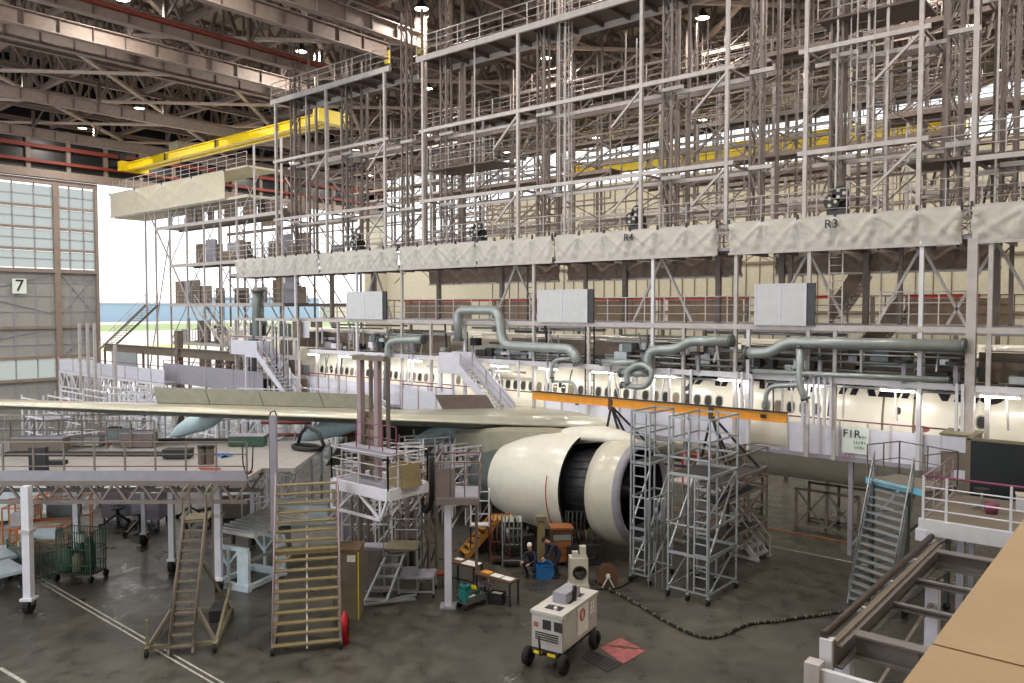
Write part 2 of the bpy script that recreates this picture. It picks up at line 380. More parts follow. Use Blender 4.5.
# high bay lamps
lp = thing('high_bay_lamp', 'round white high bay lamp glowing under the roof trusses', 'lamp', (0, 0, 27.6), 0, 'high bay lamps')
MB().lathe([(0, .42), (.25, .3), (.45, .12), (.6, .1), (.6, .001)], (0, 0, 0), 'z', 16).build('reflector', 'dark', lp)
MB().lathe([(.03, .001), (.03, .4)], (0, 0, 0), 'z', 16).build('bulb', 'lamp', lp)
ld = bpy.data.lights.new('lamp_light', 'AREA'); ld.shape = 'DISK'; ld.size = .8; ld.energy = LAMP_W = 1500; ld.color = (1, .93, .84)
lo = bpy.data.objects.new('lamp_light', ld); COL.objects.link(lo); lo.parent = lp; lo.location = (0, 0, -.05)
k = 0
for i in range(8):
    for j in range(6):
        p = (-84+i*12.2, 9+j*12.2, 27.4)
        if k == 0: lp.location = p
        else: copy_tree(lp, loc=p)
        k += 1

# unseen closed sides of the hall, added to block sky light at the right
struct('wall_unseen_right', MB().box(14, 14.3, -6, YF, 0, 36), 'wall_panel')
struct('wall_unseen_near', MB().box(-12, 14, -6.3, -6, 0, 36), 'wall_panel')
# ================================================================ THE DOCKS
YK = 31.0                                            # front plane of the docks
def mast(root, x, y, z0, z1, s=.42, m='mast_steel'):
    mb = MB()
    for dx_, dy_ in ((0,0),(s,0),(0,s),(s,s)): mb.bar((x+dx_,y+dy_,z0), (x+dx_,y+dy_,z1), .095)
    o = mb.build('mast', m, root)
    lc = MB(); n = max(2, round((z1-z0)/1.1))
    lattice(lc, (x,y,z0), (x,y,z1), (s,0,0), n, .05); lattice(lc, (x,y+s,z0), (x,y+s,z1), (s,0,0), n, .05)
    lattice(lc, (x,y,z0), (x,y,z1), (0,s,0), n, .05); lc.build('lacing', m, o); return o
def ladder(root, x, y, z0, z1, m='dock_steel', cage=True, w=.45):
    mb = MB(); mb.bar((x,y,z0), (x,y,z1), .05); mb.bar((x+w,y,z0), (x+w,y,z1), .05)
    n = int((z1-z0)/.3)
    for i in range(n): mb.tube((x,y,z0+.3*i+.15), (x+w,y,z0+.3*i+.15), .018, 5)
    o = mb.build('ladder', m, root)
    if cage:
        c = MB()
        for i in range(int((z1-z0-2)/.9)+1):
            z = z0+2+i*.9; p = [(x,y,z), (x-.1,y-.4,z), (x+w/2,y-.7,z), (x+w+.1,y-.4,z), (x+w,y,z)]
            for a, b in zip(p, p[1:]): c.bar(a, b, .035)
        for q in ((x-.1,y-.4), (x+w/2,y-.7), (x+w+.1,y-.4)): c.bar((q[0],q[1],z0+2), (q[0],q[1],z1), .035)
        c.build('ladder_cage', m, o)
    return o
def dock_unit(label, xs, top=23.4, levels=(19.4, 15.5), z0=13.0, dep=3.2, walk=True, ladders=(), mid=(), hangers=True, group='telescopic dock frames', y=YK, deck2=(), back=False):
    x0 = xs[0]; t = thing('hanging_dock', label, 'dock', (x0, y, 0), 0, group); P = [x-x0 for x in xs]; L = P[-1]
    for p in P:
        MB().bar((p,0,z0), (p,0,28.0 if not walk else top), .15).build('post', 'dock_steel', t)
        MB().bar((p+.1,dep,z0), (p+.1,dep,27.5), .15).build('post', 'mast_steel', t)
        if not back: mast(t, p+.7, .7, z0, 28.0)
        MB().bar((p+1.5, 1.6, z0), (p+1.5, 1.6, 27), .12).build('guide_rail', 'mast_steel', t)
    for lv in levels:
        MB().bar((-.3,0,lv), (L+.3,0,lv), .12, .17).build('beam', 'dock_steel', t)
        MB().bar((0,.95,lv-.35), (L+1.3,.95,lv-.35), .1, .15).build('beam', 'dock_steel', t)
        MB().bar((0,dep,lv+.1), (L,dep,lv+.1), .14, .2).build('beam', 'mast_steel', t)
        for p in P: MB().bar((p,0,lv), (p,dep,lv), .1).bar((p,dep*.6,lv-1.4), (p,dep,lv-.05), .07).build('cross_tie', 'mast_steel', t); MB().bar((p+.7,.65,lv-.2), (p+1.7,.65,lv-.2), .16).build('mast_clamp', 'dock_steel', t)
        for a, b in zip(P, P[1:]): MB().bar((a,dep,lv-3.6), (b,dep,lv), .06).build('cross_brace', 'mast_steel', t); MB().bar((b,dep,lv-3.6), (a,dep,lv), .06).build('cross_brace', 'mast_steel', t)
        for a, b in zip(P, P[1:]): MB().bar((a,1.6,lv-.9), (b,1.6,lv-.9), .07).build('stay', 'mast_steel', t)
        for a, b in zip(P, P[1:]):
            MB().bar((b-.1,.05,lv-.2), (b-1.6,.05,lv-1.6), .09).build('knee_brace', 'dock_steel', t) if rnd.random() < .6 else None
    if walk:
        fr = MB(); fr.bar((-.5,0,top), (L+.5,0,top), .16, .3); fr.bar((-.5,2.2,top), (L+.5,2.2,top), .16, .3)
        f = fr.build('walkway_beam', 'dock_steel', t)
        mb = MB(); n = int(L/1.4)
        for i in range(n+1): mb.bar((L*i/n,0,top), (L*i/n,2.2,top), .1, .22)
        mb.box(-.5, L+.5, 0, 2.2, top+.12, top+.16); mb.build('deck', 'roof_steel_dark', f)
        railing(t, (-.5,0,top+.15), (L+.5,0,top+.15), 1.1, max(3, int(L/1.5)), 'dock_steel')
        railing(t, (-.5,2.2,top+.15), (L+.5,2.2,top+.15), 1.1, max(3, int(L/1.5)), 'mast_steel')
    for (a, b, lv) in deck2:
        MB().box(a, b, .3, 2.4, lv, lv+.08).build('deck', 'roof_steel_dark', t); railing(t, (a,.3,lv+.08), (b,.3,lv+.08), 1.1, None, 'dock_steel'); railing(t, (a,2.4,lv+.08), (b,2.4,lv+.08), 1.1, None, 'mast_steel')
    for (xx, a, b) in ladders: ladder(t, xx-x0, .9, a, b)
    for xx in mid: MB().bar((xx-x0, .4, z0), (xx-x0, .4, top), .07).build('hanger_rod', 'dock_steel', t)
    return t
X_ = lambda px, y=YK: WX(px, y)
U1 = dock_unit('grey steel dock frame with hanging masts, leftmost of the front row', [X_(278), X_(328), X_(386)], mid=[X_(303)])
U2 = dock_unit('widest grey steel dock frame with hanging masts, above the grey drape lettered R4', [X_(424), X_(518), X_(640), X_(725)], mid=[X_(470), X_(560)], ladders=[(X_(553), 13.2, 26)], deck2=[(0, 5, 17.2)])
U3 = dock_unit('grey steel dock frame with a tall caged ladder, above the grey drape lettered R3', [X_(803), X_(916)], walk=False, ladders=[(X_(862), 13.2, 26), (X_(845), 16, 27)], mid=[X_(830), X_(880)], deck2=[(.3, 4, 20.5)])
U4 = dock_unit('grey steel dock frame at the right edge of the hall', [X_(970), X_(1090)], walk=False, levels=(20.5, 14.6), mid=[X_(990)], deck2=[(-2.2, 4, 14.7)])
kw = dict(back=True)
B1 = dock_unit('b', [X_(278), X_(328), X_(386)], **kw); B2 = dock_unit('b', [X_(424), X_(518), X_(640), X_(725)], ladders=[(X_(575), 13.2, 24)], **kw); B3 = dock_unit('b', [X_(803), X_(916)], walk=False, ladders=[(X_(862), 13.2, 24)], **kw)
for i, (dy, dxx, src, lab) in enumerate([
    (12.5, 2.0, U1, 'grey dock frame with masts behind the leftmost front frame'), (12.5, 1.0, U2, 'long grey dock frame behind the widest front frame'),
    (12.5, .6, U3, 'grey dock frame with a caged ladder behind the front frame of the R3 drape'),
    (25, 3, U2, 'distant long grey dock frame in the middle of the back row'),
    (17, -13, U1, 'grey dock frame between the tail dock and the middle frames')]):
    src = {U1: B1, U2: B2, U3: B3}[src]; bdy = dy-12.5; dxx += 0
    (copy_tree(src, loc=(src.location.x+dxx, YK+dy, 0), label=lab) if i not in (0, 1, 2) else tag(src, lab, None))
    if i in (0, 1, 2): src.location = (src.location.x+dxx, YK+dy, 0)
# ---- drapes hung on the middle walkway
ZD0, ZD1 = 11.75, 13.0
wk = thing('dock_walkway', 'long walkway with thin handrails behind the row of grey drapes', 'walkway', (X_(228), YK, 0))
L = X_(1100)-X_(228)
MB().box(0, L, .12, 2.6, 11.9, 12.02).build('deck', 'lilac_dark', wk)
for yy in (.14, 2.6): MB().bar((0,yy,12.9), (L,yy,12.9), .08, .12).build('edge_beam', 'dock_steel', wk)
railing(wk, (0,.2,12.95), (L,.2,12.95), 1.1, 46, 'dock_steel', r=.022); railing(wk, (0,2.6,12.0), (L,2.6,12.0), 2.0, 40, 'mast_steel', r=.022)
for i in range(40): MB().bar((L*i/39,.2,11.8), (L*i/39,2.6,11.8), .08, .16).build('joist', 'mast_steel', wk)
segs = [(238, 320, 'grey fabric drape at the far left end of the drape row'), (321, 399, 'second grey fabric drape from the left end of the row'), (401, 477, 'third grey fabric drape from the left end of the row'),
        (478, 553, 'grey fabric drape just left of the one lettered R4'), (556, 717, 'wide grey fabric drape lettered R4'), (729, 960, 'widest grey fabric drape, lettered R3'), (970, 1095, 'grey fabric drape cut by the right edge of the photo')]
def drape(px0, px1, label, letter=None, *, y=YK, z0=ZD0, z1=ZD1, name='drape', group='fabric drapes along the dock', cat='drape', m='drape', cell=1.25, amp_=1.0):
    xa, xb = WX(px0, y), WX(px1, y); Lx = xb-xa; n = max(2, round(Lx/cell/2)*2)
    t = thing(name, label, cat, (xa, y, 0), 0, group); rr = random.Random(px0)
    amp = [rr.uniform(.6, 1.3) for _ in range(n+2)]; slope = [(rr.uniform(.8, 1.5), rr.uniform(.8, 1.5)) for _ in range(n+2)]
    def fn(u, v):
        s = u*n; k = int(min(s, n-1e-6)); f = s-k; zz = z1-(z1-z0)*v
        def ridge(d, w_): return math.exp(-(d/w_)**2)
        s1, s2 = slope[k]
        cr = 0
        for sl, wd_ in ((s1, .05), (s1*2.3, .09), (s1*4.5, .16)): cr += ridge(v-sl*f, wd_+.08*v)*math.exp(-1.6*f)
        for sl, wd_ in ((s2, .05), (s2*2.6, .09), (s2*5, .16)): cr += ridge(v-sl*(1-f), wd_+.08*v)*math.exp(-1.6*(1-f))
        hang = math.sin(PI*f)*(.3+.7*v)
        y_ = -.05-amp_*(.15*cr*amp[k]*min(1, 4*(1-v))*min(1, v*8)+.09*hang+.03*math.sin(f*PI*6+k*2)*v)
        x_ = u*Lx+(.03*math.sin(v*9+k))
        return (x_, y_, zz+.02*math.sin(s*PI)*v)
    MB().grid(fn, n*14, 22).build('fabric', m, t)
    MB().box(0, Lx, -.14, .02, z0-.05, z0+.04).build('bottom_rail', 'dock_steel', t)
    MB().bar((0,-.02,z1+.02), (Lx,-.02,z1+.02), .06).build('top_rail', 'dock_steel', t)
    for i in range(0, n+1): MB().box(Lx*i/n-.04, Lx*i/n+.04, -.12, -.05, z1-.12, z1+.16).build('tie', 'darkmetal', t)
    if letter:
        M = Matrix.Translation(V((WX(letter[1], y)-xa, -.27, z1-.32))) @ Matrix.Rotation(PI/2, 4, 'X')
        text('lettering', letter[0], .46, 'black', t, M, .01)
    return t
for i, (a, b, l) in enumerate(segs):
    drape(a, b, l, {4: ('R4', 631), 5: ('R3', 832)}.get(i))
for i, (a, b, l) in enumerate([(430, 560, 'dim grey inner skirt below the drapes, left one'), (568, 742, 'dim grey inner skirt below the drape lettered R4'), (775, 1000, 'dim grey inner skirt below the drape lettered R3')]):
    drape(a, b, l, None, y=YK+2.9, z0=10.95, z1=11.85, name='inner_skirt', group='inner skirts below the walkway', cat='skirt', m='brown_panel', cell=1.6)
# rope winches
def winch(px, label, z=13.7):
    t = thing('rope_winch', label, 'winch', (X_(px), YK+.35, 13.02), 0, 'rope winches on the drape walkway')
    MB().box(-.35, .35, 0, .5, 0, .3).build('base', 'darkmetal', t); MB().cyl((-.35,.25,.5), 'x', .2, .7, 14).build('motor', 'dark', t)
    for k, (a, zz) in enumerate(((-.12, .55), (.2, .85))):
        w_ = MB().cyl((a,-.14,zz), 'y', .3, .12, 20).build('sheave', 'dark', t)
        mb = MB()
        for j in range(3): aa = j*2.1; mb.cyl((a+.15*math.cos(aa), -.16, zz+.15*math.sin(aa)), 'y', .07, .03, 10)
        mb.build('sheave_hole', 'drape', w_)
winch(472, 'black rope winch on the walkway above the third drape'); winch(630, 'black rope winch with two sheaves above the lettering R4'); winch(831, 'black rope winch with two sheaves above the lettering R3'); winch(352, 'small black rope winch above the second drape from the left')
# ---- lower dock: main beam, posts, decks
ld_ = thing('lower_dock', 'long lower dock with posts, main beam and pipe shelf beside the white fuselage', 'dock', (X_(232), YK, 0)); xl = X_(232); L = X_(1110)-xl
R = lambda px, y=YK: WX(px, y)-xl
MB().bar((R(290),0,8.75), (L,0,8.75), .18, .2).build('main_beam', 'dock_steel', ld_)
MB().bar((R(290),2.8,8.75), (L,2.8,8.75), .22, .3).build('main_beam', 'dock_steel', ld_)
MB().box(R(290), L, .1, 2.8, 8.78, 8.86).build('upper_deck', 'lilac_dark', ld_)
posts = [(296,13), (317,8.8), (338,8.8), (357,13), (402,13), (431,8.8), (465,8.8), (534,13), (589,8.8), (653,13), (684,8.8), (736,13), (749,8.8), (809,13), (836,8.8), (921,13), (972,13), (990,13)]
for k, (px, zt) in enumerate(posts):
    w_ = .3 if px == 972 else .14
    MB().bar((R(px),0,3.7), (R(px),0,zt if zt < 10 else 11.9), w_).build('post', 'dock_steel' if k % 3 else 'white_steel', ld_)
    if k % 2 == 0: MB().bar((R(px)+.3,2.7,8.85), (R(px)+.3,2.7,11.9), .22).build('post', 'mast_steel', ld_)
for (px, zt) in [(345,13), (560,13), (770,13), (884,13), (1000,13)]: MB().bar((R(px),2.2,8.8), (R(px),2.2,12), .14).build('hanger_post', 'mast_steel', ld_)
for px in (345, 480, 620, 760, 868, 940):
    MB().bar((R(px),1.2,8.9), (R(px)+1.5,1.2,11.8), .1).build('knee_brace', 'dock_steel', ld_); MB().bar((R(px)+3,1.2,8.9), (R(px)+1.5,1.2,11.8), .1).build('knee_brace', 'dock_steel', ld_)
MB().bar((R(310),0,6.75), (L,0,6.75), .16, .22).build('shelf_beam', 'white_steel', ld_)
MB().bar((R(310),1.1,6.75), (L,1.1,6.75), .16, .22).build('shelf_beam', 'lilac_dark', ld_)
MB().bar((R(290),-.05,5.3), (R(780),-.05,5.3), .05).build('guard_rail', 'wine', ld_)
for i in range(44): x = R(310)+(L-R(310))*i/43; MB().bar((x,0,6.7), (x,1.1,6.7), .1, .12).build('shelf_joist', 'lilac_dark', ld_)
MB().box(R(300), L, .12, 1.1, 6.8, 6.84).build('shelf_deck', 'stair_dark', ld_)
for (a, b) in [(300,352),(360,384),(408,450),(512,532),(538,586),(594,640),(656,700),(704,730),(742,800),(806,856),(866,915),(925,968),(980,1060)]:
    MB().box(R(a,YK+1.15), R(b,YK+1.15), 1.12, 1.18, 6.9, 7.95).build('mesh_panel', 'brown_panel', ld_); MB().tube((R(a),1.1,8.0), (R(b),1.1,8.0), .03, 6).build('mesh_panel_rail', 'dock_steel', ld_)
MB().box(R(232), R(975), .4, 1.0, 3.74, 3.8).build('lower_deck', 'lilac_dark', ld_)
for a, b in ((232, 320), (430, 530)): MB().box(R(a), R(b), -1.8, .35, 3.68, 3.8).build('stair_landing', 'lilac_dark', ld_)
MB().bar((R(232),.38,3.72), (R(975),.38,3.72), .08, .16).build('deck_edge', 'lilac_dark', ld_)
for i in range(7):
    x = R(240)+(R(850)-R(240))*i/6; MB().bar((x,.5,0), (x,.5,3.7), .16).build('support_post', 'lilac_dark', ld_)
    MB().bar((x,.5,.3), (x+2.2,.5,3.5), .09).build('support_brace', 'lilac_dark', ld_)
railing(ld_, (R(290),2.75,8.9), (L,2.75,8.9), 1.1, 30, 'mast_steel'); railing(ld_, (R(388),0,8.9), (R(530),0,8.9), 1.1, 8, 'dock_steel'); railing(ld_, (R(590),0,8.9), (R(750),0,8.9), 1.1, 8, 'dock_steel')
railing(ld_, (R(880),0,8.9), (R(970),0,8.9), 1.2, 3, 'dock_steel')
ladder(ld_, R(826), .3, 8.9, 11.9, 'dock_steel', False, .5); ladder(ld_, R(345), .3, 6.9, 8.9, 'dock_steel', False); ladder(ld_, R(582), .3, 5, 8.7, 'dark', False, .5); ladder(ld_, R(524), .3, 8.9, 11.9, 'dark', False, .5)
# hand wheels and cable clamps hanging from shelf
for k, px in enumerate((645, 700, 906, 958, 822, 560)):
    o = MB().cyl((R(px)-.02,-.2,7.55), 'z', .3, .1, 14).build('reel', 'dark', ld_); MB().bar((R(px),-.1,6.8), (R(px),-.1,7.6), .14).build('reel_stand', 'lilac_dark', o)
for px in (806, 811, 817, 822, 828, 834, 740, 745, 755, 960, 966, 410, 414, 441, 521, 549, 553, 612, 640, 672, 694): MB().bar((R(px),-.2,5.0), (R(px),-.2,6.9), .09).build('cable_duct', 'white_steel', ld_)
# equipment boxes, valves and cross pipes crowding the shelf
r4 = random.Random(21)
for k in range(70):
    x = r4.uniform(R(300), L-2); z_ = r4.choice((6.95, 7.1, 7.5)); w_ = r4.uniform(.15, .7)
    MB().box(x, x+w_, .2+r4.random()*.5, .75, z_, z_+r4.uniform(.12, .5)).build('equipment_box', r4.choice(('lilac_dark', 'dark', 'white_steel', 'pipe_dark', 'galv')), ld_)
for k in range(60):
    x = r4.uniform(R(300), L-2); za_ = r4.choice((6.8, 5.3, 7.2)); MB().bar((x,.1+r4.random()*.8,za_), (x,.1+r4.random()*.8,za_+r4.uniform(.8, 1.9)), r4.uniform(.04, .09)).build('riser_pipe', r4.choice(('galv', 'dock_steel', 'darkmetal', 'white_steel')), ld_)
for k in range(26):
    x = r4.uniform(R(300), L-6); z_ = r4.uniform(7.0, 8.5); MB().tube((x,.4+r4.random(),z_), (x+r4.uniform(2, 6),.4+r4.random()*.5,z_), r4.uniform(.03, .08), 8).build('service_pipe', r4.choice(('galv', 'pipe_dark', 'pipe')), ld_)
# drums of thin pipe on the shelf
for k, (za, r_, pa, pb) in enumerate([(7.05,.06,540,740), (7.3,.05,600,740), (7.45,.05,745,975), (7.1,.05,745,975), (7.75,.04,800,960), (6.45,.05,590,740), (6.5,.06,760,975), (7.0,.07,478,590), (7.2,.05,490,590), (6.2,.05,420,520), (7.9,.04,830,975)]):
    MB().tube((R(pa),.35+.12*(k % 4),za), (R(pb),.35+.12*(k % 4),za), r_, 8).build('service_pipe', 'galv', ld_)
# ---- large insulated pipes
def pipe(label, pts, r, y=YK-.35, m='pipe', bend=.5, extra=()):
    P = [W(a, b, y=y) for a, b in pts]; t = thing('duct_pipe', label, 'pipe', P[0], 0, 'insulated pipes along the dock')
    MB().path(P, r, 14, bend).build('pipe_run', m, t, True)
    for q in extra:
        a, b = W(*q[0], y=y), W(*q[1], y=y); MB().path([a, b], q[2] if len(q) > 2 else r*1.15, 14).build('flange', 'galv', t, True)
    for a, b in ((P[0], P[1]), (P[-1], P[-2])):
        d = (b-a).normalized(); MB().path([a, a+d*.12], r*1.25, 14).build('end_cap', 'pipe_dark', t, True)
    return t
pipe('grey pipe bent in a tall loop left of the white stair', [(458,341), (458,310), (498,310), (503,345), (572,349), (579,364)], .24)
pipe('grey pipe with a raised elbow ending left of the middle post', [(648,372), (648,350), (677,349), (689,341), (733,341)], .21)
pipe('short horizontal grey pipe under the raised elbow pipe', [(620,373), (652,373)], .17)
pipe('thick grey pipe running long and level at the right', [(745,353), (770,353), (786,342), (966,346)], .22)
pipe('vertical grey pipe dropping from the thick level pipe', [(800,345), (800,386), (806,400)], .15)
pipe('thin long grey pipe below the thick level pipe', [(750,371), (950,380)], .1)
pipe('small grey pipe with two elbows at the lower dock post', [(766,414), (766,386), (801,385), (806,374)], .1)
pipe('pale green grey pipe rising above the wing root panels', [(386,402), (388,343), (397,340), (424,340)], .2, m='pipe')
pipe('thick dark standing pipe at the left end of the drape row', [(257,388), (258,290)], .38, m='pipe_dark')
pipe('thin grey pipe bending under the white boards', [(552,379), (552,360), (575,358)], .09)
pipe('small grey drain pipe bending down by the amber beam', [(552,381), (576,382), (577,405)], .07)
pipe('curved grey pipe coil beside the raised elbow pipe', [(621,385), (646,388), (655,372), (640,362), (626,372), (628,385)], .13, y=YK-.6)
pipe('level grey pipe at the left of the raised elbow pipe', [(600,362), (640,363)], .15)
# ---- blank boards on the beam
for i, (a, b, y0_, y1_, l) in enumerate([(347,382,292,319,'smallest pale grey board standing on the dock beam, leftmost'), (538,587,290,322,'pale grey board on the dock beam below the R4 drape'), (755,806,284,325,'pale grey board on the dock beam below the R3 drape')]):
    p = W(a, y1_, y=YK-.2); q = W(b, y0_, y=YK-.2); t = thing('board_panel', l, 'board', (p.x, YK-.2, p.z), 0, 'blank boards on the dock beam')
    w_ = q.x-p.x; h_ = W(a, y0_, y=YK-.2).z-p.z
    MB().box(0, w_, 0, .06, 0, h_).build('sheet', 'board', t); mb = MB()
    for xx in (0, w_/2, w_): mb.box(xx-.03, xx+.03, -.02, 0, 0, h_)
    mb.build('seam', 'lilac', t); MB().box(w_, w_+.35, .02, .1, 0, h_).build('side_return', 'darkmetal', t)
# ---- far side dock with red edge and mesh panels
fs = thing('far_side_dock', 'brown mesh panel dock with a red edge behind the fuselage', 'dock', (X_(400,43), 43, 0)); xf = X_(400,43)
for k, (a, b) in enumerate([(405,470), (500,535), (589,655), (668,742), (905,1010)]):
    MB().box(X_(a,43)-xf, X_(b,43)-xf, 0, .08, 8.5, 10.0).build('mesh_panel', 'brown_panel', fs)
for k, (a, b) in enumerate([(400,750), (790,855), (903,980)]): MB().box(X_(a,43)-xf, X_(b,43)-xf, -.1, .1, 10.02, 10.2).build('red_edge', 'red', fs)
MB().box(0, X_(1080,43)-xf, 0, 2.5, 8.2, 8.45).build('deck', 'lilac_dark', fs)
for px in range(410, 1080, 42): MB().bar((X_(px,43)-xf,.1,0), (X_(px,43)-xf,.1,10.1), .18).build('post', 'mast_steel', fs)
railing(fs, (0,2.4,8.5), (X_(1080,43)-xf,2.4,8.5), 1.6, 24, 'dock_steel')
MB().box(X_(985,43)-xf, X_(1080,43)-xf, -.3, .3, 7.6, 7.8).build('red_edge', 'red', fs)
# ---- stairs helper
def stair(name, label, cat, loc, rz, w, rise, run, n, tm='galv', sm='galv', rail=True, rm=None, solid=None, group=None, dep=.24, thick=.04, railh=.95, root=None, top=0):
    """climbs along its own +Y from the origin"""
    t = root or thing(name, label, cat, loc, rz, group); rm = rm or sm
    for s in (-1, 1):
        MB().bar((s*w/2,0,.02), (s*w/2,run,rise), .06, .2, (0,-rise,run)).build('stringer', sm, t)
        if rail:
            MB().path([(s*w/2,.02,.15+railh*.7), (s*w/2,run,rise+railh), (s*w/2,run+top,rise+railh)], .025, 6).build('handrail', rm, t)
            MB().tube((s*w/2,.02,.1+railh*.4), (s*w/2,run,rise+railh*.5), .018, 6).build('mid_rail', rm, t)
            for k in range(4): a = k/3; MB().bar((s*w/2,run*a,rise*a), (s*w/2,run*a,rise*a+railh*(.85+.15*a)), .04).build('rail_post', rm, t)
        if solid:
            hh = .38 if s < 0 else railh; A0, A1 = s*(w/2+.04), s*(w/2+.06)
            MB().add([(a, y_, z_) for a in (A0, A1) for (y_, z_) in ((0,-.05),(run,rise-.2),(run,rise+hh),(0,hh))], [(0,1,2,3),(7,6,5,4),(0,4,5,1),(1,5,6,2),(2,6,7,3),(3,7,4,0)]).build('side_panel', solid, t)
    for i in range(n):
        a = (i+.5)/n; MB().box(-w/2+.03, w/2-.03, run*a-dep/2, run*a+dep/2, rise*(i+1)/n-thick, rise*(i+1)/n).build('tread', tm, t)
    return t
def dock_stair(label, pxt, pxb, zt, zb, y, w=.9, solid='lilac', tm='lilac', sm='white_steel', n=12, box=True, group='stairs on the docks'):
    xt, xb = WX(pxt, y), WX(pxb, y)
    t = stair('dock_stair', label, 'stair', (xb, y, zb), PI/2 if xb > xt else -PI/2, w, zt-zb, abs(xb-xt), n, tm, sm, True, 'dock_steel', solid, group)
    if box:
        r = abs(xb-xt); MB().box(-w/2, w/2, r, r+1.6, zt-zb-.1, zt-zb).build('landing', 'lilac_dark', t)
        MB().box(w/2+.0, w/2+.05, r, r+1.5, zt-zb-.1, zt-zb+1.0).build('landing_panel', 'lilac', t); MB().box(-w/2-.05, -w/2, r, r+1.5, zt-zb-.1, zt-zb+1.0).build('landing_panel', 'lilac', t)
        for s in (-w/2, w/2): MB().bar((s,r+1.4,0), (s,r+1.4,zt-zb), .12).build('leg', 'white_steel', t)
    return t
dock_stair('white dock stair with side panels right of the looped pipe', 466, 509, 6.2, 3.85, 30.0)
dock_stair('white dock stair with side panels near the left end of the drape row', 263, 290, 6.3, 3.85, 30.0)
dock_stair('brown dock stair behind the ladder, rising to the right', 866, 836, 10.9, 8.9, 36, 1.1, 'brown_panel', 'brown_panel', 'dock_steel', 10, False)
dock_stair('brown dock stair going down to the right of the other brown stair', 906, 866, 9.3, 7.3, 35, 1.0, 'brown_panel', 'stair_dark', 'dock_steel', 10, False)
dock_stair('dark outer stair of the tail dock against the open door', 152, 105, 9.8, 5.6, 33, 1.1, None, 'stair_dark', 'stair_dark', 18, False)
dock_stair('dark stair low in the tail dock', 236, 213, 6.6, 3.4, 33.5, 1.0, None, 'stair_dark', 'stair_dark', 12, False)
dock_stair('pale stair between two decks of the tail dock', 200, 228, 9.7, 6.6, 33.8, 1.0, None, 'dock_steel', 'dock_steel', 12, False)
# ---- panels along the lower deck
def panel_row(label, pxs, z0, z1, y, m='lilac', rail='wine', name='guard_panel', tops=True, group='panels along the lower deck'):
    xa = WX(pxs[0], y); t = thing(name, label, 'panel', (xa, y, z0), 0, group)
    for a, b in zip(pxs, pxs[1:]):
        x0_, x1_ = WX(a, y)-xa, WX(b, y)-xa
        MB().box(x0_+.02, x1_-.02, 0, .04, 0, z1-z0).build('sheet', m, t)
        MB().bar((x0_,-.03,0), (x0_,-.03,z1-z0+.25), .06).build('panel_post', 'dock_steel', t)
    Lx = WX(pxs[-1], y)-xa
    if tops: MB().tube((0,-.02,z1-z0+.25), (Lx,-.02,z1-z0+.25), .03, 6).build('top_rail', rail, t)
    return t
pr = panel_row('pale lilac panels with the white F1R sign above the fuselage belly', [790, 806, 823, 842, 870, 893, 925, 952, 978], 3.8, 4.95, YK+.4, 'lilac')
pf = panel_row('pale lilac panels in front of the middle fuselage windows', [545, 562, 590, 620, 655, 690, 720, 752], 3.8, 4.95, YK+.4, 'lilac')
panel_row('pale lilac panels between the two white dock stairs', [306, 328, 346, 400, 428, 455], 3.8, 5.0, YK+.4, 'lilac')
panel_row('short pale lilac panels just left of the white stair with the looped pipe', [402, 418, 436, 452], 3.8, 5.1, YK-1.7, 'lilac')
panel_row('dark lilac panels below the tail dock', [163, 178, 205, 232, 262], 3.7, 5.2, YK-1, 'lilac_dark')
panel_row('lilac panels on the high landing at the tail dock', [230, 246, 262], 6.3, 7.3, 29.9, 'lilac', name='landing_guard')
# F1R sign
yS = YK+.3; p = W(842, 457, y=yS); q = W(869, 429, y=yS)
t = thing('dock_sign', 'white F1R sign with small lettering on the lilac panels', 'sign', (p.x, yS, 3.98)); w_ = q.x-p.x
MB().box(0, w_, 0, .03, 0, 1.0).build('plate', 'sign_white', t)
def T(root, s, x, z, size, m='black', y=-.02, sx=1): text('lettering', s, size, m, root, Matrix.Translation(V((x, y, z))) @ Matrix.Rotation(PI/2, 4, 'X'), .004, 0, sx)
T(t, 'F1R', w_*.36, .74, .42, 'navy'); T(t, 'I-III-I', w_*.8, .66, .12, 'navy'); T(t, 'I I-I II I', w_*.66, .44, .16, 'navy'); T(t, 'l-II IlI-l', w_*.66, .24, .14, 'navy')
T(t, 'I-II III-II', w_*.25, -.12, .17, 'red')
# ---- white box at the end of the panels, dark screen beyond
t = thing('end_cabinet', 'white and brown tall cabinet beside the dark screen', 'cabinet', (X_(944, 30), 30, 3.7))
MB().box(0, 1.0, 0, 1.4, 0, 1.5).build('body', 'stair_dark', t); MB().box(.02, .98, -.03, 0, .95, 1.48).build('front_panel', 'lilac', t); MB().box(.35, .98, -.03, 0, .05, .35).build('front_panel', 'lilac', t); MB().box(-.05, 1.05, -.05, 1.45, 1.5, 1.56).build('top', 'olive', t)
xs_ = X_(974, 27.9)
t = thing('dark_screen', 'large dark grey screen wall at the right edge behind the platform railing', 'screen', (xs_, 27.6, 0))
MB().box(0, 7, 0, .1, 3.0, 5.45).build('sheet', 'screen', t); MB().box(-.05, 7, -.02, .14, 5.45, 5.53).build('top_rail', 'olive', t); MB().box(-.08, .06, -.02, 1.5, 3.0, 5.5).build('end_post', 'stair_dark', t)
for k in range(3): MB().bar((.1+k*3,.3,0), (.1+k*3,.3,3.1), .15).build('leg', 'lilac_dark', t)
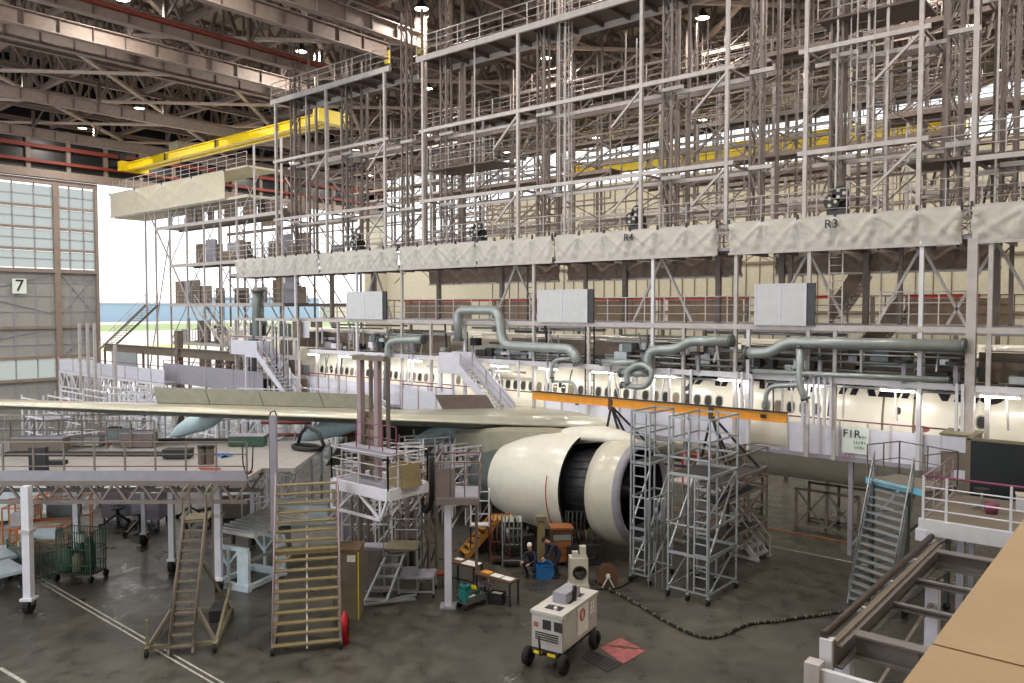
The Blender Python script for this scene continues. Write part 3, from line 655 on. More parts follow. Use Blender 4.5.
# ================================================================ TAIL DOCK
YT = 34.0
xt0, xt1 = WX(147, YT), WX(283, YT)
td = thing('tail_dock', 'tall five level scaffold dock round the tail against the open door', 'dock', (xt0, YT, 0)); LT = xt1-xt0
TT = lambda px: WX(px, YT)-xt0
for px in (147, 157, 171, 188, 205, 222, 238, 256, 283):
    MB().bar((TT(px),0,0), (TT(px),0,19.5 if px < 250 else 22), .13).build('post', 'dock_steel', td)
    MB().bar((TT(px)+.4,7,0), (TT(px)+.4,7,19.5), .13).build('post', 'mast_steel', td)
for k, lv in enumerate((3.3, 6.5, 9.8, 13.2, 16.6)):
    x0_ = TT(171) if k < 4 else TT(157)
    for yy in (0, 2.2, 7): MB().bar((x0_,yy,lv), (LT,yy,lv), .14, .26).build('deck_beam', 'dock_steel' if yy == 0 else 'mast_steel', td)
    MB().box(x0_, LT, .1, 2.2, lv, lv+.08).build('deck', 'roof_steel_dark', td)
    railing(td, (x0_,0,lv+.1), (LT,0,lv+.1), 1.1, 14, 'dock_steel'); railing(td, (x0_,2.2,lv+.1), (LT,2.2,lv+.1), 1.1, 10, 'mast_steel')
    for j in range(19):
        a = x0_+(LT-x0_)*(j+rnd.random()*.8)/19.6; yy = rnd.choice((.3, 2.3, 5))+j*.06; MB().box(a, a+rnd.uniform(.5, 2.3), yy, yy+.05, lv+.1, lv+rnd.uniform(.9, 2.4)).build('screen_panel', ['brown_panel', 'lilac_dark', 'stair_dark', 'roof_steel_dark'][j % 4], td)
    for j in range(7):
        a = x0_+(LT-x0_)*j/7
        MB().bar((a,0,lv+.2), (a+LT/8,0,lv+3.1), .06).build('cross_brace', 'dock_steel', td) if (j+k) % 2 else MB().bar((a+LT/8,2.2,lv+.2), (a,2.2,lv+3.1), .06).build('cross_brace', 'dock_steel', td)
        MB().bar((a,7,lv+3.1), (a+LT/8,7,lv+.2), .07).build('cross_brace', 'mast_steel', td)
MB().bar((TT(151),0,18), (TT(205),0,7), .1).build('long_brace', 'dock_steel', td); MB().bar((TT(147),0,3), (TT(171),0,16), .08).build('long_brace', 'dock_steel', td)
o = drape(113, 227, 'cream canopy skirt at the top of the tail dock', None, y=YT-.3, z0=18.2, z1=20.4, name='canopy_skirt', group='tail dock canopy', cat='skirt', m='cream', cell=5, amp_=.25)
for k, (z_, zz) in enumerate(((20.4, 20.55), (18.1, 18.3))):
    MB().box(.3, WX(245, YT)-WX(113, YT), .2, 3.2, z_, zz).build('canopy_board', 'cream', o)
railing(o, (0,.2,20.5), (WX(245, YT)-WX(113, YT),.2,20.5), 1.1, 16, 'dock_steel')
# raised walkway left of the wing, on a truss
xw0, xw1 = WX(58, 28.8), WX(163, 28.8)
t = panel_row('pale lilac walkway panels on a white truss before the closed door', [58, 72, 86, 100, 112, 124, 137, 150, 163], 3.85, 4.85, 28.8, 'lilac', 'wine', 'walkway_truss')
Lw = xw1-xw0
MB().box(0, Lw, .1, 2.2, -.2, 0).build('deck', 'lilac_dark', t)
for yy in (0, 2.2):
    MB().bar((0,yy,-.15), (Lw,yy,-.15), .14, .2).build('chord', 'white_steel', t); MB().bar((0,yy,-1.5), (Lw,yy,-1.5), .12).build('chord', 'white_steel', t)
    mb = MB(); n = 14
    for i in range(n):
        a, b = Lw*i/n, Lw*(i+1)/n; mb.bar((a,yy,-.15), ((a+b)/2,yy,-1.5), .09); mb.bar(((a+b)/2,yy,-1.5), (b,yy,-.15), .09)
        if i % 2 == 0: mb.bar((a,yy,-3.85), (a,yy,-.15), .12); mb.bar((a,yy,-3.85), (b,yy,-1.5), .09)
    mb.build('web', 'white_steel', t)
for k, px in enumerate((79, 87, 94, 114)):
    p = W(px, 400, y=27.6); MB().bar((WX(px, 27.6)-xw0,-1.2,-3.85), (WX(px, 27.6)-xw0,-1.2,W(px, 323 if k < 3 else 345, y=27.6).z-3.85), .2).build('tall_post', 'dock_steel', t)
# shed of the dock behind: dark beam over the opening
t = thing('tail_gantry_beam', 'dark grey gantry beam spanning low behind the lilac walkway', 'beam', (WX(104, 32), 32, 5.9))
MB().ibeam((0,0,0), (WX(240, 32)-WX(104, 32),0,0), .7, .5).build('beam', 'stair_dark', t)
for a in (0, .33, .6, 1): Lg = WX(240, 32)-WX(104, 32); MB().bar((Lg*a,0,-5.9), (Lg*a,0,.0 if a != .6 else 1.8), .5 if a == .6 else .16).build('leg', 'stair_dark', t)
MB().box(WX(115, 32)-WX(104, 32), WX(140, 32)-WX(104, 32), -.4, -.3, -2.0, -.3).build('curtain', 'pipe', t)

# hanging catwalks and gantries behind the dock frames
r5 = random.Random(4); cw0 = None
for k, (px, y, z_, Lw_) in enumerate([(330,38,21,9), (440,39,17.5,13), (560,40,21.5,10), (660,38,17,8), (760,40,22.5,12), (880,38,18,8), (400,52,20,16), (520,54,23,18), (640,52,18.5,16), (760,56,25,14), (880,53,21,12), (450,64,19,18), (600,66,25.5,18), (720,64,20,16), (860,65,26,14), (500,46,25.5,14), (620,47,24.5,14), (350,60,23,16), (700,48,26,14), (940,60,16,12)]):
    if cw0 is None:
        cw0 = thing('hanging_catwalk', 'thin grey hanging catwalk with handrails and rods behind the dock frames', 'catwalk', (0,0,0), 0, 'hanging catwalks'); Lc0 = 14
        for yy in (0, 1.2): MB().bar((0,yy,0), (Lc0,yy,0), .12, .22).build('beam', 'roof_steel', cw0); railing(cw0, (0,yy,.1), (Lc0,yy,.1), 1.1, 9, 'mast_steel', 1, .02)
        MB().box(0, Lc0, 0, 1.2, .08, .12).build('deck', 'roof_steel_dark', cw0)
        for x_ in (0, 4.7, 9.3, 14):
            MB().bar((x_,0,-1.6), (x_,0,4), .07).build('hanger_rod', 'mast_steel', cw0); MB().bar((x_,1.2,0), (x_,1.2,4), .07).build('hanger_rod', 'mast_steel', cw0)
        for i in range(3): MB().bar((i*4.7,1.2,0), (i*4.7+4.6,1.2,3), .07).build('brace', 'roof_steel', cw0); MB().bar((i*4.7,0,-1.6), (i*4.7+4.6,0,-.1), .06).build('brace', 'roof_steel', cw0)
        MB().bar((0,0,-1.6), (Lc0,0,-1.6), .09).build('lower_beam', 'roof_steel', cw0)
        cw0.location = (WX(px, y), y, z_)
    else: copy_tree(cw0, loc=(WX(px, y), y, z_))

# tube lamps under the pipe shelf
tl = thing('tube_lamp', 'short white tube lamp fixed under the pipe shelf beside the fuselage', 'lamp', (0,0,0), 0, 'tube lamps under the pipe shelf')
MB().box(-.6, .6, -.06, .06, 0, .07).build('housing', 'white_steel', tl); MB().tube((-.58,0,-.04), (.58,0,-.04), .03, 8).build('tube', 'lamp', tl)
l2 = bpy.data.lights.new('lamp_light', 'AREA'); l2.shape = 'RECTANGLE'; l2.size = 1.2; l2.size_y = .15; l2.energy = 27; l2.color = (1, .97, .9)
o2 = bpy.data.objects.new('lamp_light', l2); COL.objects.link(o2); o2.parent = tl; o2.location = (0,0,-.1); o2.rotation_euler = (math.radians(25), 0, 0)
for k in range(13):
    x = X_(300)+(X_(1060)-X_(300))*(k+.5)/13; p = (x, YK-.12, 6.55)
    if k == 0: tl.location = p
    else: copy_tree(tl, loc=p)

# crowded service bay at the left end of the lower dock
sb = thing('service_bay', 'crowded grey service bay round the thick dark pipe at the dock left end', 'bay', (X_(243), YK-.6, 3.8)); xb0 = X_(243); r6 = random.Random(2)
for px in (243, 252, 268, 280, 292, 306): MB().bar((X_(px)-xb0,0,0), (X_(px)-xb0,0,5.0), .13).build('post', 'dock_steel', sb)
for z_ in (1.2, 2.5, 3.7, 4.95): MB().bar((0,0,z_), (X_(306)-xb0,0,z_), .12, .18).build('beam', 'dock_steel' if z_ != 2.5 else 'lilac_dark', sb)
for k in range(26):
    x_ = r6.uniform(0, X_(300)-xb0); z_ = r6.choice((0, 1.3, 2.6, 3.8)); MB().box(x_, x_+r6.uniform(.4, 1.6), .15+k*.03, .17+k*.03, z_, z_+r6.uniform(.6, 1.2)).build('bay_panel', r6.choice(('brown_panel', 'lilac_dark', 'lilac', 'stair_dark', 'pipe_dark')), sb)
for k in range(14):
    x_ = r6.uniform(0, X_(300)-xb0); MB().tube((x_,-.05,0), (x_,-.05,r6.uniform(1.5, 4.8)), .05, 6).build('riser_pipe', r6.choice(('galv', 'dark', 'white_steel')), sb)
for k in range(4): MB().bar((X_(250+k*14)-xb0,.05,k % 2*2.5), (X_(266+k*14)-xb0,.05,2.5+k % 2*2.3), .07).build('brace', 'mast_steel', sb)
# ================================================================ THE AIRCRAFT
FY, FZ, FR_ = 35.5, 5.0, 3.1
ac = thing('airliner', 'white airliner with grey belly, docked nose to the right with its engine cowl open', 'aircraft', (-20, FY, 0))
def A(mb, n, m, parent=None):                       # build in world space under the aircraft
    return mb.build(n, m, parent or ac, True)
stn = [(-63, .35, 7.4), (-60, 1.0, 7.0), (-56, 1.9, 6.2), (-51, 2.6, 5.5), (-47, 3.0, 5.1), (-44, 3.1, 5.0), (-30, 3.1, 5.0), (-15, 3.1, 5.0), (-2, 3.1, 5.0), (2, 2.95, 4.9), (5.5, 2.3, 4.6), (8, 1.3, 4.2), (9, .3, 4.0)]
N = 48
def ring(x, r, z, a0, a1, n):
    return [V((x, FY+r*math.sin(a0+(a1-a0)*k/n), z+r*math.cos(a0+(a1-a0)*k/n))) for k in range(n+1)]
for nm, m, a0, a1 in (('fuselage', 'skin_white', -PI*.63, PI*.63), ('belly', 'belly', PI*.63, PI*1.37)):
    mb = MB(); R_ = [ring(x, r, z, a0, a1, 32) for x, r, z in stn]; n = 33
    fs = [(i*n+k, i*n+k+1, (i+1)*n+k+1, (i+1)*n+k) for i in range(len(R_)-1) for k in range(n-1)]
    mb.add([p for r in R_ for p in r], fs, True); o = A(mb, nm, m)
    if nm == 'fuselage': fus = o
def surf(x, z, off=.012): return V((x, FY-math.sqrt(max(.01, FR_**2-(z-FZ)**2))-off, z))
def patch(x0, x1, z0, z1, off=.012, nx=1, nz=8):
    return MB().grid(lambda u, v: surf(x0+(x1-x0)*u, z0+(z1-z0)*v, off), nx, nz)
# cabin windows
def oval(x, z, w, h, off):
    mb = MB(); vs = [surf(x, z, off)]; n = 16
    for k in range(n):
        a = 2*PI*k/n; c, s = math.cos(a), math.sin(a); e = .72
        vs.append(surf(x+w*math.copysign(abs(c)**e, c), z+h*math.copysign(abs(s)**e, s), off))
    return mb.add(vs, [(0, 1+k, 1+(k+1) % n) for k in range(n)])
zw = 5.42; i = 0; x = -44.0; cnt = 0
while x < -5 and cnt < 98:
    skip = (-15.2 < x < -13.4) or (-11.0 < x < -6.3) or (-33 < x < -31.4)
    if not skip:
        fr = A(oval(x, zw, .19, .26, .012), 'window_frame', 'wing_grey', fus)
        g_ = A(oval(x, zw, .145, .21, .02), 'cabin_window', 'dark' if (int(abs(x)*3.1) % 3) else 'brown_panel', fus); cnt += 1
    x += .53
# doors
for xd in (WX(900, 32.4), WX(560, 32.4), WX(330, 32.4)):
    mb = MB(); d = A(patch(xd-.5, xd+.5, 4.1, 6.3, .02), 'passenger_door', 'skin_white')
    for a in (-.55, .55): A(patch(xd+a-.04, xd+a+.04, 4.0, 6.4, .016), 'door_seam', 'olive', d)
    A(oval(xd, 5.6, .1, .14, .03), 'door_window', 'dark', d)
# airline name in black over the windows
import bmesh
def wrap_text(s, xa, xb, z0, h, m, shear=0):
    cu = bpy.data.curves.new('t', 'FONT'); cu.body = s; cu.size = 1; cu.shear = shear
    cu.offset = .02
    t = bpy.data.objects.new('tmp', cu); COL.objects.link(t); bpy.context.view_layer.update()
    me = bpy.data.meshes.new_from_object(t); bpy.data.objects.remove(t)
    xs = [v.co.x for v in me.vertices]; ys = [v.co.y for v in me.vertices]
    bm = bmesh.new(); bm.from_mesh(me)
    for k in range(1, 8):
        yy = min(ys)+(max(ys)-min(ys))*k/8
        bmesh.ops.bisect_plane(bm, geom=bm.verts[:]+bm.edges[:]+bm.faces[:], plane_co=(0, yy, 0), plane_no=(0, 1, 0))
    for v in bm.verts:
        u = (v.co.x-min(xs))/(max(xs)-min(xs)); w_ = (v.co.y-min(ys))/(max(ys)-min(ys)); p = surf(xa+(xb-xa)*u, z0+h*w_, .02); v.co = p
    mb = MB(); bm.verts.ensure_lookup_table(); bm.verts.index_update()
    mb.add([v.co.copy() for v in bm.verts], [[v.index for v in f.verts] for f in bm.faces]); bm.free()
    return A(mb, 'airline_lettering', m, fus)
wrap_text('JAPAN AIRLINES', WX(683, 32.6), WX(1015, 32.6), 5.72, 1.5, 'black', .3)
A(oval(WX(922, 32.4), 5.0, .35, .12, .012), 'red_emblem', 'pink', fus)
# ---- wing
S0, T0 = 5.0, 37.0
def wl(L, c=0., dz=0.):                              # leading edge station L, c metres aft
    p = RT*(S0-.945*L)+FH*(T0-.315*L); return V((p.x-c, p.y, 3.86+.082*L+dz))
def chord(L): return 11.0-.62*L if L < 8 else 6.04-.19*(L-8)
def Lpx(px):
    d = (px-512)/F; return (S0-d*T0)/(.945-.315*d)
def thick(L): return .115*chord(L)
def sect(L, cf=.94):
    c, t = chord(L), thick(L); up_ = [(0,0),(.01,.12),(.04,.26),(.1,.38),(.2,.47),(.35,.5),(.55,.42),(.75,.26),(.94,.06)]
    lo_ = [(.94,-.02),(.75,-.2),(.55,-.36),(.35,-.46),(.2,-.44),(.1,-.34),(.04,-.22),(.01,-.1)]
    return [wl(L, a*c, b*t) for a, b in up_+lo_]
Ls = [-2.5, 0, 3, 6, 8, 12, 16, 20, 24, 28, 31.5]
A(MB().loft([sect(L) for L in Ls]), 'wing', 'wing_grey')
# polished leading edge slat skin
mb = MB(); R2 = []
for L in Ls[1:]:
    c, t = chord(L), thick(L); R2.append([wl(L, a*c-.03, b*t) for a, b in [(.1,.4),(.07,.36),(.03,.26),(.008,.13),(.002,.06),(-.003,0),(.001,-.03)]])
n = 7; mb.add([p for r in R2 for p in r], [(i*n+k, i*n+k+1, (i+1)*n+k+1, (i+1)*n+k) for i in range(len(R2)-1) for k in range(n-1)], True)
A(mb, 'leading_edge', 'slat')
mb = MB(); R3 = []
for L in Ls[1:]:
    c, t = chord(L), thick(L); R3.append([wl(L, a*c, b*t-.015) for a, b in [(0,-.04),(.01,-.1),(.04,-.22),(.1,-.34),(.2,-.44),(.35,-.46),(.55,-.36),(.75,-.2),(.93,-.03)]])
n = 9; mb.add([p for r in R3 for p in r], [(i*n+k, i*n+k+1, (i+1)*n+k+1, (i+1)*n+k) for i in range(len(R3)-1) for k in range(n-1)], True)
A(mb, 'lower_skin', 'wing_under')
# trailing flaps hanging down
def flap(La, Lb, fc, ang, nm, m):
    mb = MB(); rr = []
    for L in (La, (La+Lb)/2, Lb):
        h = wl(L, chord(L)*.93, -.12); c, s = math.cos(ang), math.sin(ang)
        rr.append([h+V((-u*c*fc+v*s*.0, 0, -u*s*fc+v)) for u, v in [(0,.0),(.1,.14),(.35,.16),(.7,.08),(1,0),(.7,-.04),(.35,-.06),(.1,-.06)]])
    return A(mb.loft(rr), nm, m)
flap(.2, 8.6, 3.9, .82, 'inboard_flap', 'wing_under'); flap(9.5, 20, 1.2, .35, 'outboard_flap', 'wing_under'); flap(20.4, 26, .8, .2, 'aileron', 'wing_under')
# spoilers standing open
def Lat(px, cf):
    lo, hi = -2., 30.
    for _ in range(40):
        mi = (lo+hi)/2; q = wl(mi, chord(mi)*cf); s = q.dot(RT)/q.dot(FH)*F+512
        if s > px: lo = mi
        else: hi = mi
    return lo
def spoiler(pa, pb, m, cf=.66, h=.75, ang=1.05):
    La, Lb = Lat(pa, cf), Lat(pb, cf); rr = []
    for L in (La, Lb):
        q = wl(L, chord(L)*cf, thick(L)*.34); e = q+V((-math.cos(ang)*h, 0, math.sin(ang)*h)); o_ = V((.05, 0, .03)); rr.append([q, e, e+o_, q+o_*2])
    return A(MB().loft(rr, smooth=False), 'spoiler', m)
for a, b in ((156, 207), (208, 261), (262, 322), (323, 372)): spoiler(a, b, 'spoiler', .6, .75)
spoiler(443, 494, 'roof_steel_dark', .5, .9, .9)
# flap track fairings
for (px, py, qx, qy, ta) in ((170, 436, 212, 420, 37.5), (297, 441, 352, 425, 38), (405, 447, 462, 430, 39)):
    a = W(px, py, t=ta); b = W(qx, qy, t=ta-2.3); d = b-a; rr = []
    for u, r in ((0, .03), (.08, .16), (.25, .3), (.5, .4), (.75, .42), (1, .3), (1.25, .05)):
        c = a+d*u+V((0, 0, .12*math.sin(u*PI))); sd = d.cross(Z).normalized(); u_ = sd.cross(d).normalized()
        rr.append([c+sd*r*.7*math.cos(2*PI*k/14)+u_*r*math.sin(2*PI*k/14) for k in range(14)])
    A(MB().loft(rr), 'flap_track_fairing', 'fairing')
# wing root fairing
rr = []
for x_, r, zz in ((-36, .3, 3.6), (-33, 1.5, 3.4), (-28, 2.0, 3.3), (-22, 1.9, 3.3), (-18, 1.3, 3.1), (-14.5, .3, 2.9)):
    rr.append([V((x_, 33.6+r*.95*math.cos(2*PI*k/20), zz+r*.62*math.sin(2*PI*k/20))) for k in range(20)])
A(MB().loft(rr), 'wing_root_fairing', 'wing_grey')
# ---- engine, tilted slightly
EX = -17.2
en = bpy.data.objects.new('engine', None); COL.objects.link(en); en.parent = ac
en.location = V((EX, 26, 2.4))-ac.location; en.rotation_euler = (0, -.05, 0)
def E_(mb, nm, m, p=None): return mb.build(nm, m, p or en)
ring_ = E_(MB().lathe([(.5, 1.78), (.5, 2.0), (.9, 2.03), (1.4, 2.02), (1.66, 1.96)], n=56), 'inlet_cowl', 'engine_ring')
E_(MB().lathe([(1.66, 1.96), (1.84, 1.9), (1.92, 1.8), (1.88, 1.7), (1.75, 1.64)], n=56), 'inlet_lip', 'lilac_dark')
E_(MB().lathe([(1.75, 1.64), (1.2, 1.6), (.5, 1.62)], n=48), 'inlet_duct', 'darkmetal')
E_(MB().lathe([(.62, 1.6), (.6, .3)], n=40), 'fan_disc', 'black')
mb = MB()
for k in range(22):
    a = 2*PI*k/22; c, s = math.cos(a), math.sin(a); c2, s2 = math.cos(a+.12), math.sin(a+.12)
    mb.add([(.95, .35*c, .35*s), (.7, .35*c2, .35*s2), (.7, 1.58*c2, 1.58*s2), (1.0, 1.58*c, 1.58*s)], [(0,1,2,3)], True)
E_(mb, 'fan_blades', 'darkmetal'); E_(MB().lathe([(.75, .36), (1.0, .3), (1.25, .14), (1.35, .001)], n=24), 'spinner', 'dark')
E_(MB().lathe([(-.75, 1.5), (.5, 1.55)], n=48), 'fan_case', 'darkmetal')
mb = MB()
for k in range(28):
    a = 2*PI*k/28; mb.bar((-.7, 1.54*math.cos(a), 1.54*math.sin(a)), (.5, 1.57*math.cos(a), 1.57*math.sin(a)), .03)
E_(mb, 'case_rib', 'dark')
a0, a1 = -.66, PI+.5                                  # the cowl doors are open at the bottom
def cowl(prof, nm, m, sgn=1, n=44): return E_(MB().lathe(prof, (0,0,0), 'x', n, a0_, a1_), nm, m)
# near side is -Y: angle measured from +Y, so the arc runs from the far side over the top to the near side
a0_, a1_ = -.35, PI+.72
cw = cowl([(-.62, 2.14), (-1.6, 2.2), (-2.6, 2.1), (-3.6, 1.9), (-4.4, 1.64), (-4.75, 1.52)], 'fan_cowl', 'engine_white')
cowl([(-.62, 2.14), (-.62, 2.02), (-1.6, 2.06), (-2.6, 1.98), (-4.4, 1.52), (-4.7, 1.42)], 'cowl_lining', 'dark')
a0_, a1_ = PI-.35, PI+.55; cowl([(-1.15, 2.185), (-1.19, 2.19)], 'red_stripe', 'red')
E_(MB().lathe([(.5, 1.2), (-.8, 1.45), (-2.4, 1.35), (-4, 1.05), (-5.2, .95)], n=32), 'engine_core', 'darkmetal')
E_(MB().lathe([(-4.4, 1.3), (-5.4, 1.28), (-6.2, 1.05), (-6.6, .9), (-6.6, .8)], n=32), 'exhaust_nozzle', 'pipe_dark'); E_(MB().lathe([(-6.4, .6), (-7.0, .35), (-7.6, .02)], n=24), 'exhaust_plug', 'darkmetal')
mb = MB(); rr = random.Random(3)
for k in range(46):
    x0_ = rr.uniform(-4.6, .2); a = rr.uniform(-PI*.75, -PI*.25); p = V((x0_, 1.4*math.cos(a), 1.4*math.sin(a)))
    q = p+V((rr.uniform(-1, 1), rr.uniform(-.4, .4), rr.uniform(-.35, .05))); mb.tube(p, q, rr.uniform(.02, .06), 6)
o = E_(mb, 'pipework', 'galv'); o['kind'] = 'stuff'
mb = MB()
for k in range(14):
    x0_ = rr.uniform(-4.2, 0); mb.cbox((x0_, rr.uniform(-.8, .6), rr.uniform(-1.75, -1.3)), rr.uniform(.2, .6), .3, rr.uniform(.15, .4))
E_(mb, 'gearbox', 'dark')['kind'] = 'stuff'
# pylon
rr = []
for x_, w_, z0_, z1_ in ((.6, .05, 1.9, 2.05), (-.6, .3, 1.8, 2.25), (-2.5, .38, 1.5, 2.3), (-5, .35, 1.0, 2.2), (-8, .1, 1.2, 1.9)):
    rr.append([V((x_, -w_, z0_)), V((x_, w_, z0_)), V((x_, w_, z1_-.15)), V((x_, 0, z1_)), V((x_, -w_, z1_-.15))])
E_(MB().loft(rr, smooth=False), 'pylon', 'wing_grey')
rr = []
for x_, r in ((1.6, .05), (1.2, .3), (.3, .5), (-.6, .5), (-1.6, .4), (-2.6, .1)):
    rr.append([V((x_, .1+r*1.3*math.cos(PI*k/10), 1.95+r*math.sin(PI*k/10))) for k in range(11)])
E_(MB().loft(rr), 'pylon_cover', 'engine_white')
# main gear leg, seen dark under the belly
mb = MB().tube((-27, 31.5, 1.2), (-27, 32, 4), .2, 12); lg = A(mb, 'landing_gear', 'white_steel')
for dx_ in (-1.45, 0, 1.45):
    for dy_ in (-.55, .55): A(MB().lathe([(-.25, .3), (-.25, .55), (-.15, .66), (.15, .66), (.25, .55), (.25, .3)], V((-27+dx_, 31.5+dy_, .67)), 'y', 24), 'wheel', 'rubber', lg)

# trestles standing under the belly
for k, (px, l) in enumerate([(800, 'grey braced trestle standing under the fuselage belly near the F1R panels'), (700, 'grey braced trestle standing under the fuselage belly behind the scaffold towers')]):
    p = W(px, 510, y=34.5); t = thing('belly_trestle', l, 'trestle', (p.x, 34.0, 0))
    for x_ in (0, 1.3, 2.6):
        for y_ in (0, 1.6): MB().bar((x_,y_,0), (x_,y_,1.75), .1).build('upright', 'mast_steel', t)
    for z_ in (.1, 1.7):
        for y_ in (0, 1.6): MB().bar((0,y_,z_), (2.6,y_,z_), .1).build('rail', 'mast_steel', t)
    for x_ in (0, 1.3): MB().bar((x_,0,.1), (x_+1.3,0,1.7), .07).build('brace', 'mast_steel', t); MB().bar((x_+1.3,0,.1), (x_,0,1.7), .07).build('brace', 'mast_steel', t)
# ================================================================ WING DOCK (along the wing's leading edge)
def along(px, t): return (px-512)/F*t                # metres to the right of the view axis at distance t
wd = thing('wing_dock', 'long grey wing dock platform on wheeled columns, with a truss under its railing', 'platform', FH*25, YAW)
s0, s1 = -22.0, along(245, 25)
MB().box(s0, along(340, 31)-.6, 1.5, 6.9, 4.0, 4.12).build('deck', 'deck_grey', wd)
MB().box(s0, s1, 0, 1.5, 4.0, 4.12).build('deck', 'deck_grey', wd)
MB().box(s0, s1, -.05, 0, 3.95, 4.35).build('toe_board', 'lilac_dark', wd)
for s_, e_ in ((0, 0),):
    railing(wd, (s0,0,4.1), (s1,0,4.1), 1.15, 14, 'mast_steel', 2, .03)
railing(wd, (s0,5.2,4.1), (along(150, 30),5.2,4.1), 1.1, 9, 'mast_steel', 2, .03)
railing(wd, (s0,6.8,4.1), (along(120, 32),6.8,4.1), 1.1, 8, 'dock_steel', 1, .025)
for yy in (0, 1.6):
    MB().bar((s0,yy,3.95), (s1,yy,3.95), .12, .16).build('chord', 'mast_steel', wd); MB().bar((s0,yy,3.35), (s1,yy,3.35), .1, .12).build('chord', 'mast_steel', wd)
    n = 16
    for i in range(n):
        a, b = s0+(s1-s0)*i/n, s0+(s1-s0)*(i+1)/n
        MB().bar((a,yy,3.95), ((a+b)/2,yy,3.35), .07).build('diagonal', 'mast_steel', wd); MB().bar(((a+b)/2,yy,3.35), (b,yy,3.95), .07).build('diagonal', 'mast_steel', wd)
def column(px, t, w, z1, m='white_steel'):
    a = along(px, t); y = t-25
    c = MB().bar((a,y,.5), (a,y,z1), w, w, None).build('column', m, wd)
    MB().box(a-w*.8, a+w*.8, y-w*.8, y+w*.8, .42, .5).build('foot_plate', m, c); MB().cyl((a-.08,y-.0,.24), 'x', .24, .16).build('caster', 'rubber', c); MB().cbox((a,y,.38), .3, .12, .2).build('fork', 'olive', c)
    MB().box(a-w*.75, a+w*.75, y-w*.75, y+w*.75, 2.55, 2.65).build('clamp', 'dock_steel', c)
for px, t, w_ in ((22, 24.35, .3), (215, 26.2, .28), (168, 28.2, .24), (72, 28.8, .24), (140, 31.5, .2), (250, 31.5, .2)): column(px, t, w_*.78, 4.0)
for k, (pa, pb, t, z_) in enumerate([(0, 178, 28.6, 4.12), (150, 240, 31.5, 4.12), (40, 60, 27, 4.12)]):
    MB().box(along(pa, t), along(pb, t), t-25, t-24.7, z_, z_+.14).build('rubber_pad', 'dark', wd)
MB().box(along(25, 26), along(42, 26), 1, 1.2, 4.1, 4.9).build('control_box', 'dark', wd)
# clutter standing on the wing dock: each a thing
def onwd(px, t): p = RT*along(px, t)+FH*t; return (p.x, p.y, 4.12)
for k, (px, t, l) in enumerate([(200, 27.2, 'pair of dark drums on the wing dock, left one'), (208, 27.2, 'pair of dark drums on the wing dock, right one')]):
    o = thing('drum', l, 'drum', onwd(px, t), 0, 'dark drums on the wing dock'); MB().cyl((0,0,0), 'z', .14, .55).build('shell', 'roof_steel_dark', o); MB().cyl((0,0,.55), 'z', .16, .1).build('cap', 'black', o)
o = thing('blue_cloth', 'small blue cloth lying by the drums on the wing dock', 'cloth', onwd(216, 28.5)); MB().grid(lambda u, v: (u*.7-.35, v*.4, .06+.07*math.sin(u*7)*math.sin(v*5+1)), 10, 6).build('cloth', 'blue', o)
o = thing('air_hose', 'black hose coiled on the wing dock under the middle fairing', 'hose', onwd(306, 30))
pts = [V((math.cos(a)*(.75), math.sin(a)*.4, .06+.03*a/6)) for a in [i*.35 for i in range(38)]]+[V((.9, .1, .25)), V((.5, .15, .7)), V((-.3, .2, .85)), V((-.7, .2, .5)), V((-.75, .1, .1))]
MB().path(pts, .07, 8).build('coil', 'black', o)
o = thing('hanging_hose', 'thin dark hose hanging in a loop from the wing dock railing', 'hose', onwd(248, 25.0)); MB().path([(-.25,-.1,1.1), (-.25,-.1,.4), (0,-.12,.1), (.3,-.1,.3), (.35,-.1,1.15)], .025, 6, .2).build('hose', 'dark', o)
for k, (a, b, t, l) in enumerate([(90, 116, 31.5, 'faded red strip lying at the far left of the wing dock deck'), (196, 224, 26.5, 'red strip lying on the wing dock right of the drums'), (228, 252, 26.0, 'short red strip lying at the right end of the wing dock')]):
    o = thing('red_strip', l, 'strip', onwd(a, t), YAW); MB().slab([(0,0), (.8,-.1), ((b-a)/F*t,-.5), ((b-a)/F*t-.6,-.5)], 0, .03).build('strip', 'redbrown' if k else 'pink', o)
o = thing('vent_mast', 'thin grey upright mast rising in front of the wing from its dock', 'mast', onwd(272, 25.3), YAW)
MB().bar((0,0,-2), (0,0,1.95), .2).build('post', 'lilac_dark', o); MB().path([(-.12,0,-1.5), (-.12,0,1.9), (-.08,0,2.05), (.05,0,2.1), (.12,0,1.95)], .025, 6).build('cable', 'dark', o)
# ---- box truss platform right of the wide stair
C_ = W(388, 491, z=4.0); P1 = W(334, 478, z=4.0); P2 = W(432, 483, z=4.0); lx = (P1-C_).length; ly = (P2-C_).length
pf_ = thing('work_platform', 'white railed work platform with a triangular truss beside the wide stair', 'platform', (C_.x, C_.y, 0))
MB().box(-lx, 0, 0, ly, 3.9, 4.0).build('deck', 'lilac_dark', pf_)
for (a, b) in (((-lx,0), (0,0)), ((0,0), (0,ly)), ((-lx,ly), (0,ly)), ((-lx,0), (-lx,ly))):
    MB().bar((a[0],a[1],3.85), (b[0],b[1],3.85), .1, .34).build('edge_beam', 'white_steel', pf_)
    railing(pf_, (a[0],a[1],4.0), (b[0],b[1],4.0), 1.05, 2 if a[1] == b[1] else 4, 'dock_steel')
MB().bar((-lx,0,3.05), (-.35,0,3.05), .08).build('lower_chord', 'white_steel', pf_); MB().bar((-.35,0,3.05), (-.35,ly,3.25), .08).build('lower_chord', 'mast_steel', pf_)
